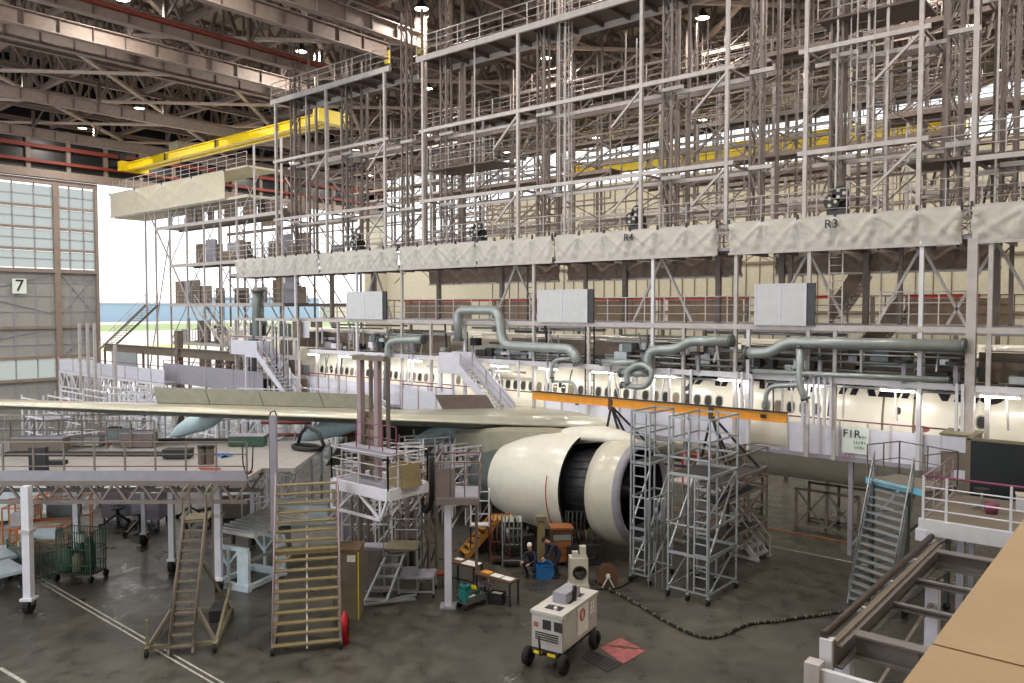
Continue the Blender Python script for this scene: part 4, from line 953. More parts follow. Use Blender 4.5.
for (p, q) in (((-.35,0,3.05), (0,0,3.8)), ((-.35,0,3.05), (-.35,0,3.8)), ((-.35,0,3.05), (-lx*.55,0,3.8)), ((-lx*.55,0,3.8), (-lx*.9,0,3.05)), ((-lx,0,3.05), (-lx,0,3.8)), ((-.35,ly*.25,3.1), (0,ly*.5,3.8)), ((-.35,ly*.5,3.1), (0,ly*.25,3.8)), ((-.35,ly*.75,3.1), (0,ly,3.8)), ((-.35,ly,3.1), (0,ly*.75,3.8))):
    MB().bar(p, q, .07).build('diagonal', 'white_steel', pf_)
for (px, t) in ((398, 27.6), (420, 28.4), (350, 27.2)):
    q = RT*along(px, t)+FH*t-pf_.location; mast(pf_, q.x, q.y, 0, 3.85, .4, 'mast_steel')
MB().bar((RT*along(350, 27.2)+FH*27.2-pf_.location)+Z*3.85, (RT*along(420, 28.4)+FH*28.4-pf_.location)+Z*3.85, .14).build('cross_beam', 'mast_steel', pf_)
# its big suspension mast pair
o = thing('platform_mast', 'pair of thick mauve grey columns with a top beam rising past the wing', 'mast', (C_.x-1.55, C_.y+.9, 4.0))
for a in (-.8, .05):
    MB().bar((a,0,0), (a,0,4.0), .18).build('column', 'mauve', o); MB().bar((a+.15,.3,0), (a+.15,.3,3.9), .1).build('column', 'mast_steel', o)
MB().bar((-1.1,0,3.9), (.45,0,3.9), .2, .16).build('top_beam', 'stair_dark', o)
for k in range(5): MB().box(-.95, -.1, .1, .2, .3+k*.35, .5+k*.35).build('rung_board', 'olive', o)
MB().box(-.9, -.1, .2, .25, .2, 2.1).build('back_board', 'brown_panel', o)
railing(o, (-.3,-.6,1.1), (1.6,-.6,1.1), .8, 3, 'wine', 1, .018); MB().box(-1.0, 1.5, -.65, -.2, .9, 1.1).build('shelf', 'lilac_dark', o)
o = thing('tan_box', 'tan cardboard box standing on the white railed work platform', 'box', tuple(W(404, 485, z=4.0))); MB().add([(-.35,-.35,0),(.45,-.35,0),(.45,.35,0),(-.35,.35,0),(-.3,-.35,.68),(.3,-.35,.7),(.3,.35,.7),(-.3,.35,.68)], [(0,3,2,1),(4,5,6,7),(0,1,5,4),(1,2,6,5),(2,3,7,6),(3,0,4,7)]).build('body', 'tread', o); MB().box(-.3, .3, -.06, .06, .69, .72).build('tape', 'brownbox', o)
# second platform toward the engine
p = W(436, 497, z=3.6)
o = thing('work_platform', 'grey railed platform between the wing fairing and the engine tail', 'platform', (p.x, p.y, 0), YAW); q = RT
MB().box(0, 1.35, 0, 1.6, 3.5, 3.6).build('deck', 'lilac_dark', o); MB().bar((0,0,3.45), (1.35,0,3.45), .08, .2).build('edge_beam', 'mast_steel', o); MB().box(0, .6, -.02, .02, 3.6, 4.5).build('guard_sheet', 'mast_steel', o)
railing(o, (0,0,3.6), (1.35,0,3.6), 1.1, 3, 'mast_steel'); railing(o, (0,1.6,3.6), (1.35,1.6,3.6), 1.1, 3, 'wine', pm='mauve'); railing(o, (1.35,0,3.6), (1.35,1.6,3.6), 1.1, 2, 'mauve'); railing(o, (0,0,3.6), (0,1.6,3.6), 1.1, 2, 'mauve')
MB().bar((.35,.3,0), (.35,.3,3.5), .22).build('leg', 'lilac', o); MB().bar((1.2,1.4,0), (1.2,1.4,3.5), .1).build('leg', 'mast_steel', o); MB().bar((.35,.3,2.6), (1.2,1.4,3.4), .08).build('leg_brace', 'mast_steel', o); MB().box(.1, .6, .05, .55, 0, .06).build('foot', 'lilac_dark', o)
p = W(432, 505, z=3.0); o = thing('tyre_fender', 'black rubber loop hanging under the grey railed platform', 'fender', (p.x, p.y, 2.7)); MB().path([(.0,0,1.9), (0,0,.6), (-.1,0,.2), (-.3,0,.0), (-.5,0,.2), (-.5,0,.6)], .09, 8, .2).build('hose_loop', 'rubber', o)
# ================================================================ STAIRS AND STANDS ON THE FLOOR
g = lambda px, py: W(px, py, z=0)
# wide stair
b = g(307, 652)
st = stair('wide_stair', 'tall wide stair with tan treads and mauve sides up to the wing dock', 'stair', b, YAW+.24, 1.85, 4.1, 2.9, 17, 'tread', 'mauve', True, 'mauve', None, None, .2, .04, .35)
for s in (-.92, .92):
    MB().bar((s,1.6,0), (s,1.6,2.1), .08).build('prop', 'dock_steel', st); MB().bar((s,2.9,0), (s,2.9,4.0), .1).build('prop', 'dock_steel', st); MB().bar((s,1.6,.2), (s,2.9,3.0), .07).build('prop_brace', 'dock_steel', st)
    MB().bar((s,0,.1), (s,2.9,.1), .1).build('base_rail', 'stair_dark', st)
    for yy in (0, 2.8): MB().cyl((s-.05 if s > 0 else s-.05,yy,.1), 'x', .1, .1, 12).build('caster', 'rubber', st)
MB().bar((-.92,2.9,1.5), (.92,2.9,3.2), .06).build('rear_brace', 'dock_steel', st); MB().bar((0,0,.1), (0,2.9,4.0), .05).build('centre_stringer', 'dock_steel', st); MB().box(-.9, .9, 1.55, 1.85, 2.28, 2.42).build('mid_landing', 'tread', st)
# narrow wheeled ladder stair
b = g(181, 655)
st = stair('ladder_stair', 'narrow olive grey wheeled ladder stair left of the wide stair', 'stair', b, YAW+.18, .62, 3.2, 2.1, 13, 'stair_dark', 'stair_dark', True, 'stair_dark', None, None, .18, .05, .45)
MB().box(-.34, .34, 2.0, 2.9, 3.14, 3.2).build('landing', 'olive', st)
for s in (-.34, .34):
    MB().bar((s*1.0,2.9,0.15), (s,2.9,3.9), .06).build('rear_post', 'stair_dark', st); MB().bar((s*2.6,2.6,.2), (s,1.4,2.1), .07).build('outrigger', 'stair_dark', st); MB().path([(s,2.0,3.2), (s,2.0,4.1), (s,2.9,4.1), (s,2.9,3.2)], .025, 6, .1).build('landing_rail', 'olive', st)
    MB().bar((s*2.6,0,.2), (s*2.6,2.8,.2), .12).build('base_rail', 'olive', st); MB().bar((s*2.6,.2,.2), (s,.5,1.1), .08).build('outrigger', 'stair_dark', st)
    MB().bar((s*2.6,.1,.2), (s*2.6,.1,1.0) if s < 0 else (s*2.6,2.7,1.0), .08).build('outrigger', 'olive', st)
    for yy in (0, 2.8): MB().cyl((s*2.6-.04,yy,.12), 'x', .12, .08, 12).build('caster', 'rubber', st)
for yy in (.2, 2.8): MB().bar((-.88,yy,.2), (.88,yy,.2), .1).build('base_rail', 'olive', st)
MB().box(.45, .8, 1.5, 2.2, .25, .6).build('pump_box', 'dark', st)
# right grey stair up to its landing by the belly
b = g(868, 612)
bt = W(893, 484, z=3.95); d_ = (bt-b); d_.z = 0
rz = math.atan2(-d_.x, d_.y)
st = stair('steel_stair', 'galvanised steel stair with a pale blue landing edge at the right', 'stair', b, rz, 1.45, 3.95, d_.length, 16, 'galv', 'galv', True, 'galv', None, None, .22, .04, .95)
yl = d_.length
MB().box(-1.0, 1.1, yl, yl+1.5, 3.85, 3.95).build('landing', 'stair_dark', st); MB().box(-1.0, 1.1, yl-.06, yl, 3.8, 3.98).build('landing_edge', 'cyan', st)
for (p, q) in (((-1,yl,3.95), (-1,yl+1.5,3.95)), ((-1,yl+1.5,3.95), (1.1,yl+1.5,3.95)), ((1.1,yl,3.95), (1.1,yl+1.5,3.95))): railing(st, p, q, 1.1, 2, 'mast_steel', 1, .022)
for (a, c_) in ((-.6, yl-.2), (.7, yl-.2), (-.6, yl+1.4), (.9, yl+1.4)): MB().bar((a,c_,.1), (a,c_,3.85), .12).build('leg', 'pipe_dark', st); MB().cyl((a-.05,c_,.12), 'x', .12, .1, 12).build('caster', 'rubber', st)
for k in range(4): MB().bar((-.6,yl-.2,.4+k*.85), (.7,yl-.2,1.1+k*.75), .06).build('leg_brace', 'pipe_dark', st)
for k in range(3): MB().bar((.7,yl-.2,.4+k*1.1), (.9,yl+1.4,1.2+k*1.1), .06).build('leg_brace', 'pipe_dark', st)
# scaffold towers at the engine inlet
def scaffold(label, A_, B_, C2, H, decks, rails, m='galv', lad=None, name='scaffold_tower', group=None, braces=True):
    """A_ left front, B_ right front (along X), C2 right back (along Y), all on the floor"""
    lx = (A_-B_).length; ly = (C2-B_).length
    t = thing(name, label, 'scaffold', (B_.x, B_.y, 0), 0, group)
    nx = 2 if lx > 1.3 else 1
    for i in range(nx+1):
        for y in (0, ly):
            MB().bar((-lx*i/nx,y,.25), (-lx*i/nx,y,H), .055).build('upright', m, t); c = MB().cyl((-lx*i/nx-.04,y,.11), 'x', .11, .08, 12).build('caster', 'rubber', t); MB().cbox((-lx*i/nx,y,.22), .1, .1, .08).build('caster_fork', m, c)
    for z_ in rails:
        for y in (0, ly): MB().bar((-lx,y,z_), (0,y,z_), .055).build('rail', m, t)
        for x_ in (-lx, 0): MB().bar((x_,0,z_), (x_,ly,z_), .055).build('rail', m, t)
    for z_ in decks:
        MB().box(-lx, 0, ly*.1, ly*.9, z_-.05, z_).build('deck', 'dark', t)
        for y in (0, ly): MB().bar((-lx,y,z_), (0,y,z_), .05, .09).build('deck_edge', m, t)
        MB().bar((0,0,z_), (0,ly,z_), .05, .09).build('deck_edge', m, t)
    if braces:
        zs = [.3]+list(decks)
        for a, b in zip(zs, zs[1:]):
            MB().bar((0,0,a), (0,ly,b), .05).build('brace', m, t); MB().bar((-lx,0,a), (-lx,ly,b), .05).build('brace', m, t); MB().bar((-lx,ly,a), (0,ly,b), .05).build('brace', m, t)
    if lad:
        x_, za, zb = lad; mb = MB(); mb.bar((x_,-.03,za), (x_,-.03,zb), .05); mb.bar((x_+.45,-.03,za), (x_+.45,-.03,zb), .05)
        for k in range(int((zb-za)/.36)): mb.bar((x_,-.03,za+.2+k*.36), (x_+.45,-.03,za+.2+k*.36), .04)
        mb.build('ladder', m, t)
    return t
G = lambda a, b: g(a, b)
scaffold('grey steel scaffold tower with a ladder, the nearer one at the engine inlet', g(671, 594), g(708, 606), g(734, 588), 6.0, [1.5, 4.1], [.32, 2.45, 4.65, 5.25, 5.95], lad=(-.48, .3, 4.0))
scaffold('narrow grey steel scaffold tower with a ladder beside the engine inlet lip', g(631, 581), g(649, 586), g(672, 574), 6.0, [1.9, 4.2], [.32, 3.0, 4.7, 5.3, 5.95], lad=(-.6, .3, 5.9))
# bundle of upright tubes clipped between the towers
p = W(656, 540, t=26.6)
o = thing('looped_tube', 'grey tube bent in tall narrow loops between the two scaffold towers', 'tube', (p.x, p.y, 1.7), YAW)
for k in range(3): MB().path([(k*.24-.3,0,-.15), (k*.24-.3,0,1.35), (k*.24-.2,0,1.35), (k*.24-.2,0,-.15)], .035, 8, .06).build('loop', 'galv', o); MB().bar((k*.24-.25,0,-1.7), (k*.24-.25,0,-.1), .03).build('foot', 'galv', o)
p = g(716, 580); scaffold('cluttered dark grey engine access stand behind the nearer scaffold tower', g(700, 572), p, g(752, 548), 4.1, [1.2, 2.6, 3.3], [1.9, 3.0, 4.1], 'mast_steel')
# white trestle stair behind
p = g(764, 560); rz = PI/2+.15
st = stair('trestle_stair', 'white grey stand stair going up to a small red railed landing behind the towers', 'stair', p, PI/2-.1, .9, 2.5, 2.6, 10, 'galv', 'dock_steel', True, 'dock_steel')
MB().box(-.5, .5, 2.6, 4.0, 2.42, 2.5).build('landing', 'dock_steel', st)
for s in (-.5, .5): railing(st, (s,2.6,2.5), (s,4.0,2.5), 1.0, 2, 'red', 1, .03); MB().bar((s,2.7,0), (s,2.7,2.45), .08).build('leg', 'dock_steel', st); MB().bar((s,3.9,0), (s,3.9,2.45), .08).build('leg', 'dock_steel', st); MB().bar((s,0,.1), (s,3.9,.1), .1).build('base_rail', 'dock_steel', st)
MB().bar((.5,2.7,.2), (.5,3.9,2.3), .06).build('leg_brace', 'dock_steel', st)
# amber gantry beam
pa, pb = W(533, 396, y=27.2), W(787, 417, y=27.2); za = (pa.z+pb.z)/2
o = thing('gantry_beam', 'long amber hoist beam above the engine on dark splayed legs', 'beam', (pa.x, 27.2, 0)); Lg = pb.x-pa.x
MB().ibeam((0,0,za), (Lg,0,za), .34, .2, .04, .1).build('beam', 'amber', o); MB().box(0, Lg, -.13, .13, za+.17, za+.2).build('top_flange', 'dark', o)
for a in (.36, .75):
    x_ = Lg*a
    for (dx_, dy_) in ((-.7,.4), (.5,.4), (-.25,2.2), (.9,2.2)): MB().bar((x_,0,za-.15), (x_+dx_,dy_,za-2.3), .07).build('splayed_leg', 'darkmetal', o)
    MB().box(x_-.08, x_+.08, -.12, .12, za-.3, za+.22).build('clamp', 'brown', o)
MB().bar((Lg*.36-.7,.4,za-2.3), (Lg*.75+.5,.4,za-2.3), .09).build('leg_tie', 'darkmetal', o)
for x_ in (Lg*.36-.7, Lg*.75+.5): MB().bar((x_,.4,0), (x_,.4,za-2.3), .09).build('support', 'darkmetal', o)
MB().box(Lg-.9, Lg-.72, -.15, -.1, za-.06, za+.07).build('mark', 'black', o)
# ================================================================ GROUND POWER CART
zt = 1.5; A1, A2, A3 = W(562, 616, z=zt), W(597, 591, z=zt), W(535, 603, z=zt)
d1 = A2-A1; rz = math.atan2(-d1.x, d1.y); Lc = d1.length; Wc = (A3-A1).length*.8
gc = thing('ground_power_cart', 'grey white wheeled ground power cart with a round red emblem on its side', 'cart', (A1.x, A1.y, 0), rz)
# local: +Y along the long side away, -X to the left end (front face at y=0)
MB().box(-Wc, 0, 0, Lc, .5, 1.42).build('body', 'dock_steel', gc); MB().box(-Wc-.03, .03, -.03, Lc+.03, 1.42, 1.5).build('lid', 'drape', gc)
for i in range(3): MB().box(-Wc+.25, -.2, .25+i*Lc*.28, .25+i*Lc*.28+.28, 1.5, 1.515).build('top_grille', 'darkmetal', gc)
MB().box(-Wc*.75, -Wc*.3, Lc*.35, Lc*.75, 1.5, 1.78).build('exhaust_box', 'lilac_dark', gc); MB().cyl((-Wc*.25,Lc*.55,1.5), 'z', .06, .4).build('exhaust_pipe', 'darkmetal', gc)
MB().cyl((-.35,.3,1.5), 'z', .05, .07).build('beacon', 'paper', gc)
MB().box(-Wc+.06, -.06, -.012, 0, .7, 1.38).build('front_door', 'drape', gc)
for i in range(2):
    x_ = -Wc*.62+i*.34; MB().box(x_, x_+.24, -.03, -.01, 1.05, 1.3).build('meter_panel', 'dark', gc)
for i in range(4): MB().box(-Wc+.12, -.1, -.03, -.012, .74+i*.06, .77+i*.06).build('vent_slot', 'darkmetal', gc)
MB().box(-Wc+.08, -Wc+.2, -.03, -.012, 1.08, 1.2).build('notice', 'pink', gc)
pn = MB().box(0, .012, Lc*.42, Lc*.72, .62, 1.4).build('side_door', 'paper', gc); MB().box(0, .012, Lc*.76, Lc*.97, .9, 1.38).build('side_door', 'drape', gc); MB().box(0, .012, .06, Lc*.38, .6, 1.36).build('side_door', 'drape', gc)
em = MB().cyl((.012, Lc*.55, 1.15), 'x', .17, .006, 28).build('emblem', 'red', pn)
mb = MB()
for s in (-1, 1):
    mb.add([(.021, Lc*.55+s*.0, 1.02), (.021, Lc*.55+s*.05, 1.04), (.021, Lc*.55+s*.085, 1.2), (.021, Lc*.55+s*.06, 1.26), (.021, Lc*.55+s*.03, 1.12)], [(0,1,2,3,4)])
mb.add([(.021, Lc*.55-.02, 1.1), (.021, Lc*.55+.02, 1.1), (.021, Lc*.55+.02, 1.26), (.021, Lc*.55-.01, 1.28)], [(0,1,2,3)]); mb.build('crane_mark', 'paper', em)
for i in range(3):
    for j in range(2): MB().box(.012, .02, Lc*.79+j*.14, Lc*.79+j*.14+.1, .98+i*.13, 1.07+i*.13).build('notice', 'paper', gc)
MB().box(-Wc+.05, -.05, -.1, Lc+.05, .38, .5).build('chassis', 'black', gc)
for (x_, y_) in ((-Wc+.02, -.05), (-.02, -.05), (-Wc+.02, Lc*.85), (-.02, Lc*.85)):
    wv = MB().lathe([(-.09,.12), (-.09,.22), (-.05,.25), (.05,.25), (.09,.22), (.09,.12)], (x_+(-.1 if x_ < -.5 else .1), y_, .25), 'x', 24).build('tyre', 'rubber', gc); MB().cyl((x_+(-.14 if x_ < -.5 else .06), y_, .25), 'x', .12, .08).build('hub', 'darkmetal', wv)
for x_ in (-Wc+.25, -.25): MB().box(x_-.12, x_+.12, -.13, -.1, .4, .47).build('reflector', 'yellow', gc)
MB().path([(-Wc*.5,-.1,.42), (-Wc*.5,-.35,.5), (-Wc*.5,-.42,1.0)], .03, 8).build('tow_bar', 'black', gc)
# mats and grate beside the cart
def quadthing(name, label, cat, pts, th, m, part='mat', group=None):
    P = [g(*p) for p in pts]; o = thing(name, label, cat, P[0], 0, group); MB().slab([(p.x-P[0].x, p.y-P[0].y) for p in P], 0, th).build(part, m, o); return o, P
o, P = quadthing('red_mat', 'worn red mat with dark marks beside the ground power cart', 'mat', [(600, 648), (620, 638), (645, 651), (623, 664)], .012, 'pink')
mb = MB()
for k in range(3): c = P[0].lerp(P[2], .3+.2*k)-P[0]; mb.bar(c+V((-.4,.0,.014)), c+V((.3,.25,.014)), .05, .006)
mb.build('mat_mark', 'brown', o)
o, P = quadthing('floor_grate', 'dark drain grate in the floor by the red mat', 'grate', [(580, 658), (590, 650), (623, 664), (608, 673)], .01, 'dark', 'frame')
mb = MB()
for k in range(9): a = P[0].lerp(P[3], (k+.5)/9)-P[0]; b_ = P[1].lerp(P[2], (k+.5)/9)-P[0]; mb.bar(a+Z*.014, b_+Z*.014, .03, .01)
mb.build('grate_bar', 'darkmetal', o)
# hose over the floor
def hose(label, pix, r, m, seg=10, name='air_hose', band=None):
    P = [g(*p)+Z*r for p in pix]; out = []
    for i in range(len(P)-1):
        p0 = P[max(i-1, 0)]; p1, p2 = P[i], P[i+1]; p3 = P[min(i+2, len(P)-1)]
        for k in range(seg):
            t = k/seg; out.append(.5*((2*p1)+(p2-p0)*t+(2*p0-5*p1+4*p2-p3)*t*t+(3*p1-p0-3*p2+p3)*t**3))
    out.append(P[-1]); o = thing(name, label, 'hose', P[0]-Z*r); MB().path(out, r, 8).build('hose', m, o, True)
    if band:
        mb = MB(); i = 2
        while i+1 < len(out): q_ = out[i].lerp(out[i+1], .45); mb.path([out[i]+Z*.005, q_+Z*.005], r*1.12, 8); i += rnd.choice((1, 2, 3))
        b_ = mb.build('yellow_band', band, o, True); b_['kind'] = 'stuff'
    return o
hose('long black hose with yellow bands lying across the floor right of the cart', [(596, 582), (612, 592), (640, 607), (668, 624), (700, 638), (722, 637), (748, 626), (780, 622), (815, 617), (845, 613)], .045, 'rubber', 10, band='olive')
hose('thin black cable on the floor below the engine', [(596, 590), (620, 588), (640, 575), (655, 572)], .025, 'rubber')
# ================================================================ SMALL EQUIPMENT
def rz_to(a, b): d = b-a; return math.atan2(-d.x, d.y)
# mobile steps with a box base
o = thing('mobile_steps', 'small wheeled steel steps with a boxed landing, right of the brown locker', 'steps', g(386, 606), PI/2-.95)
rzm = rz_to(g(372, 596), g(398, 606)); o.rotation_euler = (0, 0, YAW)
for s in (-.35, .35):
    MB().bar((-.35+s,0,.12), (.25+s*.8,1.1,1.55), .06).build('stringer', 'galv', o); MB().bar((-.9 if s < 0 else -.1, s*.5-.1, .12), (.9,s*.5+.5,.12), .07).build('base_rail', 'galv', o)
for k in range(5): a = (k+.6)/5; MB().box(-.35+.55*a-.36, -.35+.55*a+.36, 1.1*a-.12, 1.1*a+.12, 1.5*a-.04, 1.5*a).build('tread', 'galv', o)
MB().box(-.2, .9, .9, 1.9, 1.5, 1.56).build('landing', 'olive', o); MB().box(.3, 1.45, .7, 1.6, .62, .68).build('low_landing', 'lilac_dark', o)
for (x_, y_, h_) in ((-.2,.9,1.5), (.9,.9,1.5), (-.2,1.9,1.5), (.9,1.9,1.5), (1.45,.7,.65), (.3,.7,.65), (1.45,1.6,.65)): MB().bar((x_,y_,.1), (x_,y_,h_), .06).build('leg', 'galv', o); MB().cyl((x_-.03,y_,.07), 'x', .07, .06, 10).build('caster', 'rubber', o)
railing(o, (-.2,1.9,1.56), (.9,1.9,1.56), 1.1, 1, 'galv', 2); railing(o, (-.2,.9,1.56), (-.2,1.9,1.56), 1.1, 1, 'galv', 2); railing(o, (.9,.9,1.56), (.9,1.9,1.56), 1.1, 1, 'galv', 2)
for z_ in (.2, .95): MB().bar((-.2,.9,z_), (.9,.9,z_), .05).build('cross_rail', 'galv', o); MB().bar((.9,.9,z_), (.9,1.9,z_), .05).build('cross_rail', 'galv', o)
MB().bar((.3,.7,.2), (1.45,.7,.2), .05).build('cross_rail', 'galv', o)
# brown locker
o = thing('tall_locker', 'tall brown locker with a yellow edge and white notice, right of the wide stair', 'locker', g(333, 620), YAW)
MB().box(0, .8, 0, .8, .0, 2.1).build('body', 'olive', o); MB().box(-.02,.82,-.02,.84,2.1,2.18).build('top', 'brownbox', o)
MB().box(.77, .8, -.03, .0, 0, 2.1).build('edge_strip', 'yellow', o); MB().box(.0, .77, -.03, -.0, 1.1, 1.14).build('edge_strip', 'olive', o)
MB().box(.05, .74, -.02, .0, 1.2, 2.05).build('door_leaf', 'stair_dark', o); MB().box(.45, .7, -.035, -.02, 1.8, 2.0).build('notice', 'paper', o)
o = thing('fire_extinguisher', 'red upright cylinder standing before the brown locker', 'extinguisher', g(345, 644)); MB().lathe([(0,.001),(0,.12),(.75,.12),(.88,.05),(.95,.03),(.95,.001)], (0,0,0), 'z', 16).build('body', 'red', o); MB().path([(0,0,.95), (.1,0,.98), (.17,0,.75), (.15,0,.3)], .018, 6).build('hose', 'black', o)
o = thing('barrel_cabinet', 'dark blue grey upright cabinet behind the mobile steps', 'cabinet', g(412, 577), YAW); MB().box(-.3, .3, 0, .5, 0, 1.35).build('body', 'screen', o); MB().box(-.28, -.01, -.02, 0, .05, 1.3).build('door', 'dark', o); MB().box(.01, .28, -.02, 0, .05, 1.3).build('door', 'dark', o)
o = thing('grey_cabinet', 'grey cabinets with vertical doors between the locker and the mobile steps', 'cabinet', g(365, 592), YAW); MB().box(-.5, .8, 0, .6, 0, 1.5).build('body', 'lilac_dark', o)
for k in range(4): MB().box(-.47+k*.32, -.19+k*.32, -.02, 0, .08, 1.42).build('door', 'mast_steel', o)
# tables
def table(label, pa, pb, w, h, m, items=(), leg='darkmetal', rz_=None):
    a = W(pa[0], pa[1], z=h); b = W(pb[0], pb[1], z=h); d = b-a; rz_ = math.atan2(d.y, d.x); L = d.length
    o = thing('work_table', label, 'table', (a.x, a.y, 0), rz_, 'work tables on the floor'); MB().box(0, L, 0, w, h-.05, h).build('tabletop', m, o)
    for x_ in (.06, L-.06):
        for y_ in (.06, w-.06): MB().bar((x_,y_,0), (x_,y_,h-.05), .05).build('leg', leg, o)
    MB().bar((.06,.06,.3), (L-.06,.06,.3), .04).build('stretcher', leg, o)
    return o, L
o, L = table('long low work table with white sheets, right of the brown topped table', (474, 573), (510, 583), .55, .8, 'brown')
def paper_on(o, L, x_, y_, s, m, h, label, nm='paper_sheet', cat='paper', th=.01):
    M = fullmat(o); p = M @ V((x_, y_, h)); q = thing(nm, label, cat, p, o.rotation_euler.z); MB().box(-s/2, s/2, -s*.35, s*.35, 0, th).build('sheet' if th < .05 else 'body', m, q); return q
paper_on(o, L, L*.2, .3, .35, 'amber', .8, 'amber folder at the left end of the long low work table', 'folder', 'folder', .03)
paper_on(o, L, L*.5, .28, .4, 'paper', .8, 'white paper in the middle of the long low work table'); paper_on(o, L, L*.8, .28, .4, 'paper', .8, 'white paper at the right end of the long low work table')
o, L = table('brown topped work table with white papers by the lilac column', (447, 561), (474, 567), .6, .85, 'brown')
paper_on(o, L, L*.75, .25, .6, 'paper', .85, 'large white drawing on the brown topped work table'); paper_on(o, L, L*.2, .4, .3, 'paper', .85, 'small white paper on the brown topped work table')
o = thing('stool', 'low dark red stool left of the brown topped work table', 'stool', g(441, 586)); MB().cyl((0,0,.42), 'z', .22, .07, 20).build('seat', 'redbrown', o)
for k in range(4): a = k*PI/2+.5; MB().bar((.08*math.cos(a),.08*math.sin(a),.42), (.22*math.cos(a),.22*math.sin(a),0), .03).build('leg', 'darkmetal', o)
# wagon with green tool boxes
p = g(467, 612); rw = math.atan2(*(g(488, 604)-g(467, 612)).yx)
o = thing('tool_wagon', 'low dark wagon loaded with teal and grey tools on the floor', 'wagon', p, rw); MB().box(0, .85, 0, .5, .2, .27).build('bed', 'pipe_dark', o); MB().box(0, .85, 0, .03, .27, .4).build('side_board', 'pipe_dark', o)
for x_ in (.1, .75):
    for y_ in (.04, .46): MB().cyl((x_,y_-.03,.1), 'y', .1, .06, 14).build('wheel', 'rubber', o)
MB().path([(0,.25,.25), (-.25,.25,.5), (-.3,.25,.95)], .02, 6).build('handle', 'green', o)
for k, (x_, y_, sx, sy, sz, m, l, nm) in enumerate([(.15, .25, .26, .3, .5, 'teal', 'upright teal case on the tool wagon', 'tool_case'), (.55, .3, .4, .25, .22, 'green', 'green crate on the right of the tool wagon', 'crate'), (.28, .1, .25, .16, .16, 'drape', 'small grey tin at the front of the tool wagon', 'tin')]):
    M = fullmat(o); c = M @ V((x_, y_, .27)); q = thing(nm, l, 'tool box', c, rw); MB().box(-sx/2, sx/2, -sy/2, sy/2, 0, sz).build('body', m, q); MB().bar((-sx*.3,0,sz+.04), (sx*.3,0,sz+.04), .03).build('handle', 'dark', q); MB().box(-sx/2-.01, sx/2+.01, -sy/2-.01, sy/2+.01, sz*.8, sz*.85).build('rim', 'dark', q)
c = fullmat(o) @ V((.55, .3, .49)); q = thing('cable_coil', 'yellow coiled cable lying on the green crate', 'cable', c+Z*.04); MB().path([V((.11*math.cos(a), .09*math.sin(a), a*.004)) for a in [i*.5 for i in range(38)]], .022, 6).build('coil', 'yellow', q)
o = thing('black_crate', 'small black crate with papers right of the tool wagon', 'crate', g(497, 603), .3)
MB().box(-.24, .24, -.18, .18, 0, .03).box(-.24, -.21, -.18, .18, .03, .36).box(.21, .24, -.18, .18, .03, .36).box(-.21, .21, -.18, -.15, .03, .36).box(-.21, .21, .15, .18, .03, .36).build('shell', 'black', o); MB().box(-.18, .18, -.12, .12, .3, .33).build('papers', 'drape', o)
o = thing('folding_chair', 'small pinkish folding chair behind the tool wagon', 'chair', g(484, 596), YAW+.5); MB().box(-.2, .2, -.2, .2, .4, .43).build('seat', 'mauve', o); MB().box(-.2, .2, .18, .21, .55, .8).build('backrest', 'mauve', o)
for s in (-.2, .2): MB().bar((s,-.2,0), (s,.2,.8), .03).build('leg', 'galv', o); MB().bar((s,.2,0), (s,-.15,.42), .03).build('leg', 'galv', o)
# yellow stair unit
b = g(463, 556)
st = stair('yellow_steps', 'orange yellow steps rising to the right behind the engine tail', 'steps', b, YAW-1.15, .7, 1.35, 1.35, 7, 'steps_yellow', 'steps_yellow', False); MB().box(-.4, .4, 1.35, 2.1, 1.3, 1.35).build('landing', 'steps_yellow', st)
for s in (-.35, .35): MB().bar((s,2.0,0), (s,2.0,1.3), .07).build('leg', 'darkmetal', st); MB().bar((s,1.4,0), (s,1.4,1.3), .07).build('leg', 'darkmetal', st); MB().bar((s,1.4,.2), (s,2.0,.2), .05).build('leg_tie', 'darkmetal', st)
o = thing('white_stand', 'white tubular stand with a small basket beside the engine tail', 'stand', g(480, 556), YAW)
for (x_, y_) in ((-.35,-.25), (.35,-.25), (-.35,.25), (.35,.25)): MB().bar((x_,y_,1.2), (x_,y_,2.6), .05).build('upright', 'white_steel', o); MB().bar((x_,y_,0), (x_,y_,1.2), .04).build('leg', 'darkmetal', o)
for z_ in (1.25, 1.7, 2.2, 2.55): MB().bar((-.35,-.25,z_), (.35,-.25,z_), .04).build('rail', 'white_steel', o); MB().bar((.35,-.25,z_), (.35,.25,z_), .04).build('rail', 'white_steel', o)
MB().box(-.35, .35, -.25, .25, 1.2, 1.24).build('basket_floor', 'white_steel', o)
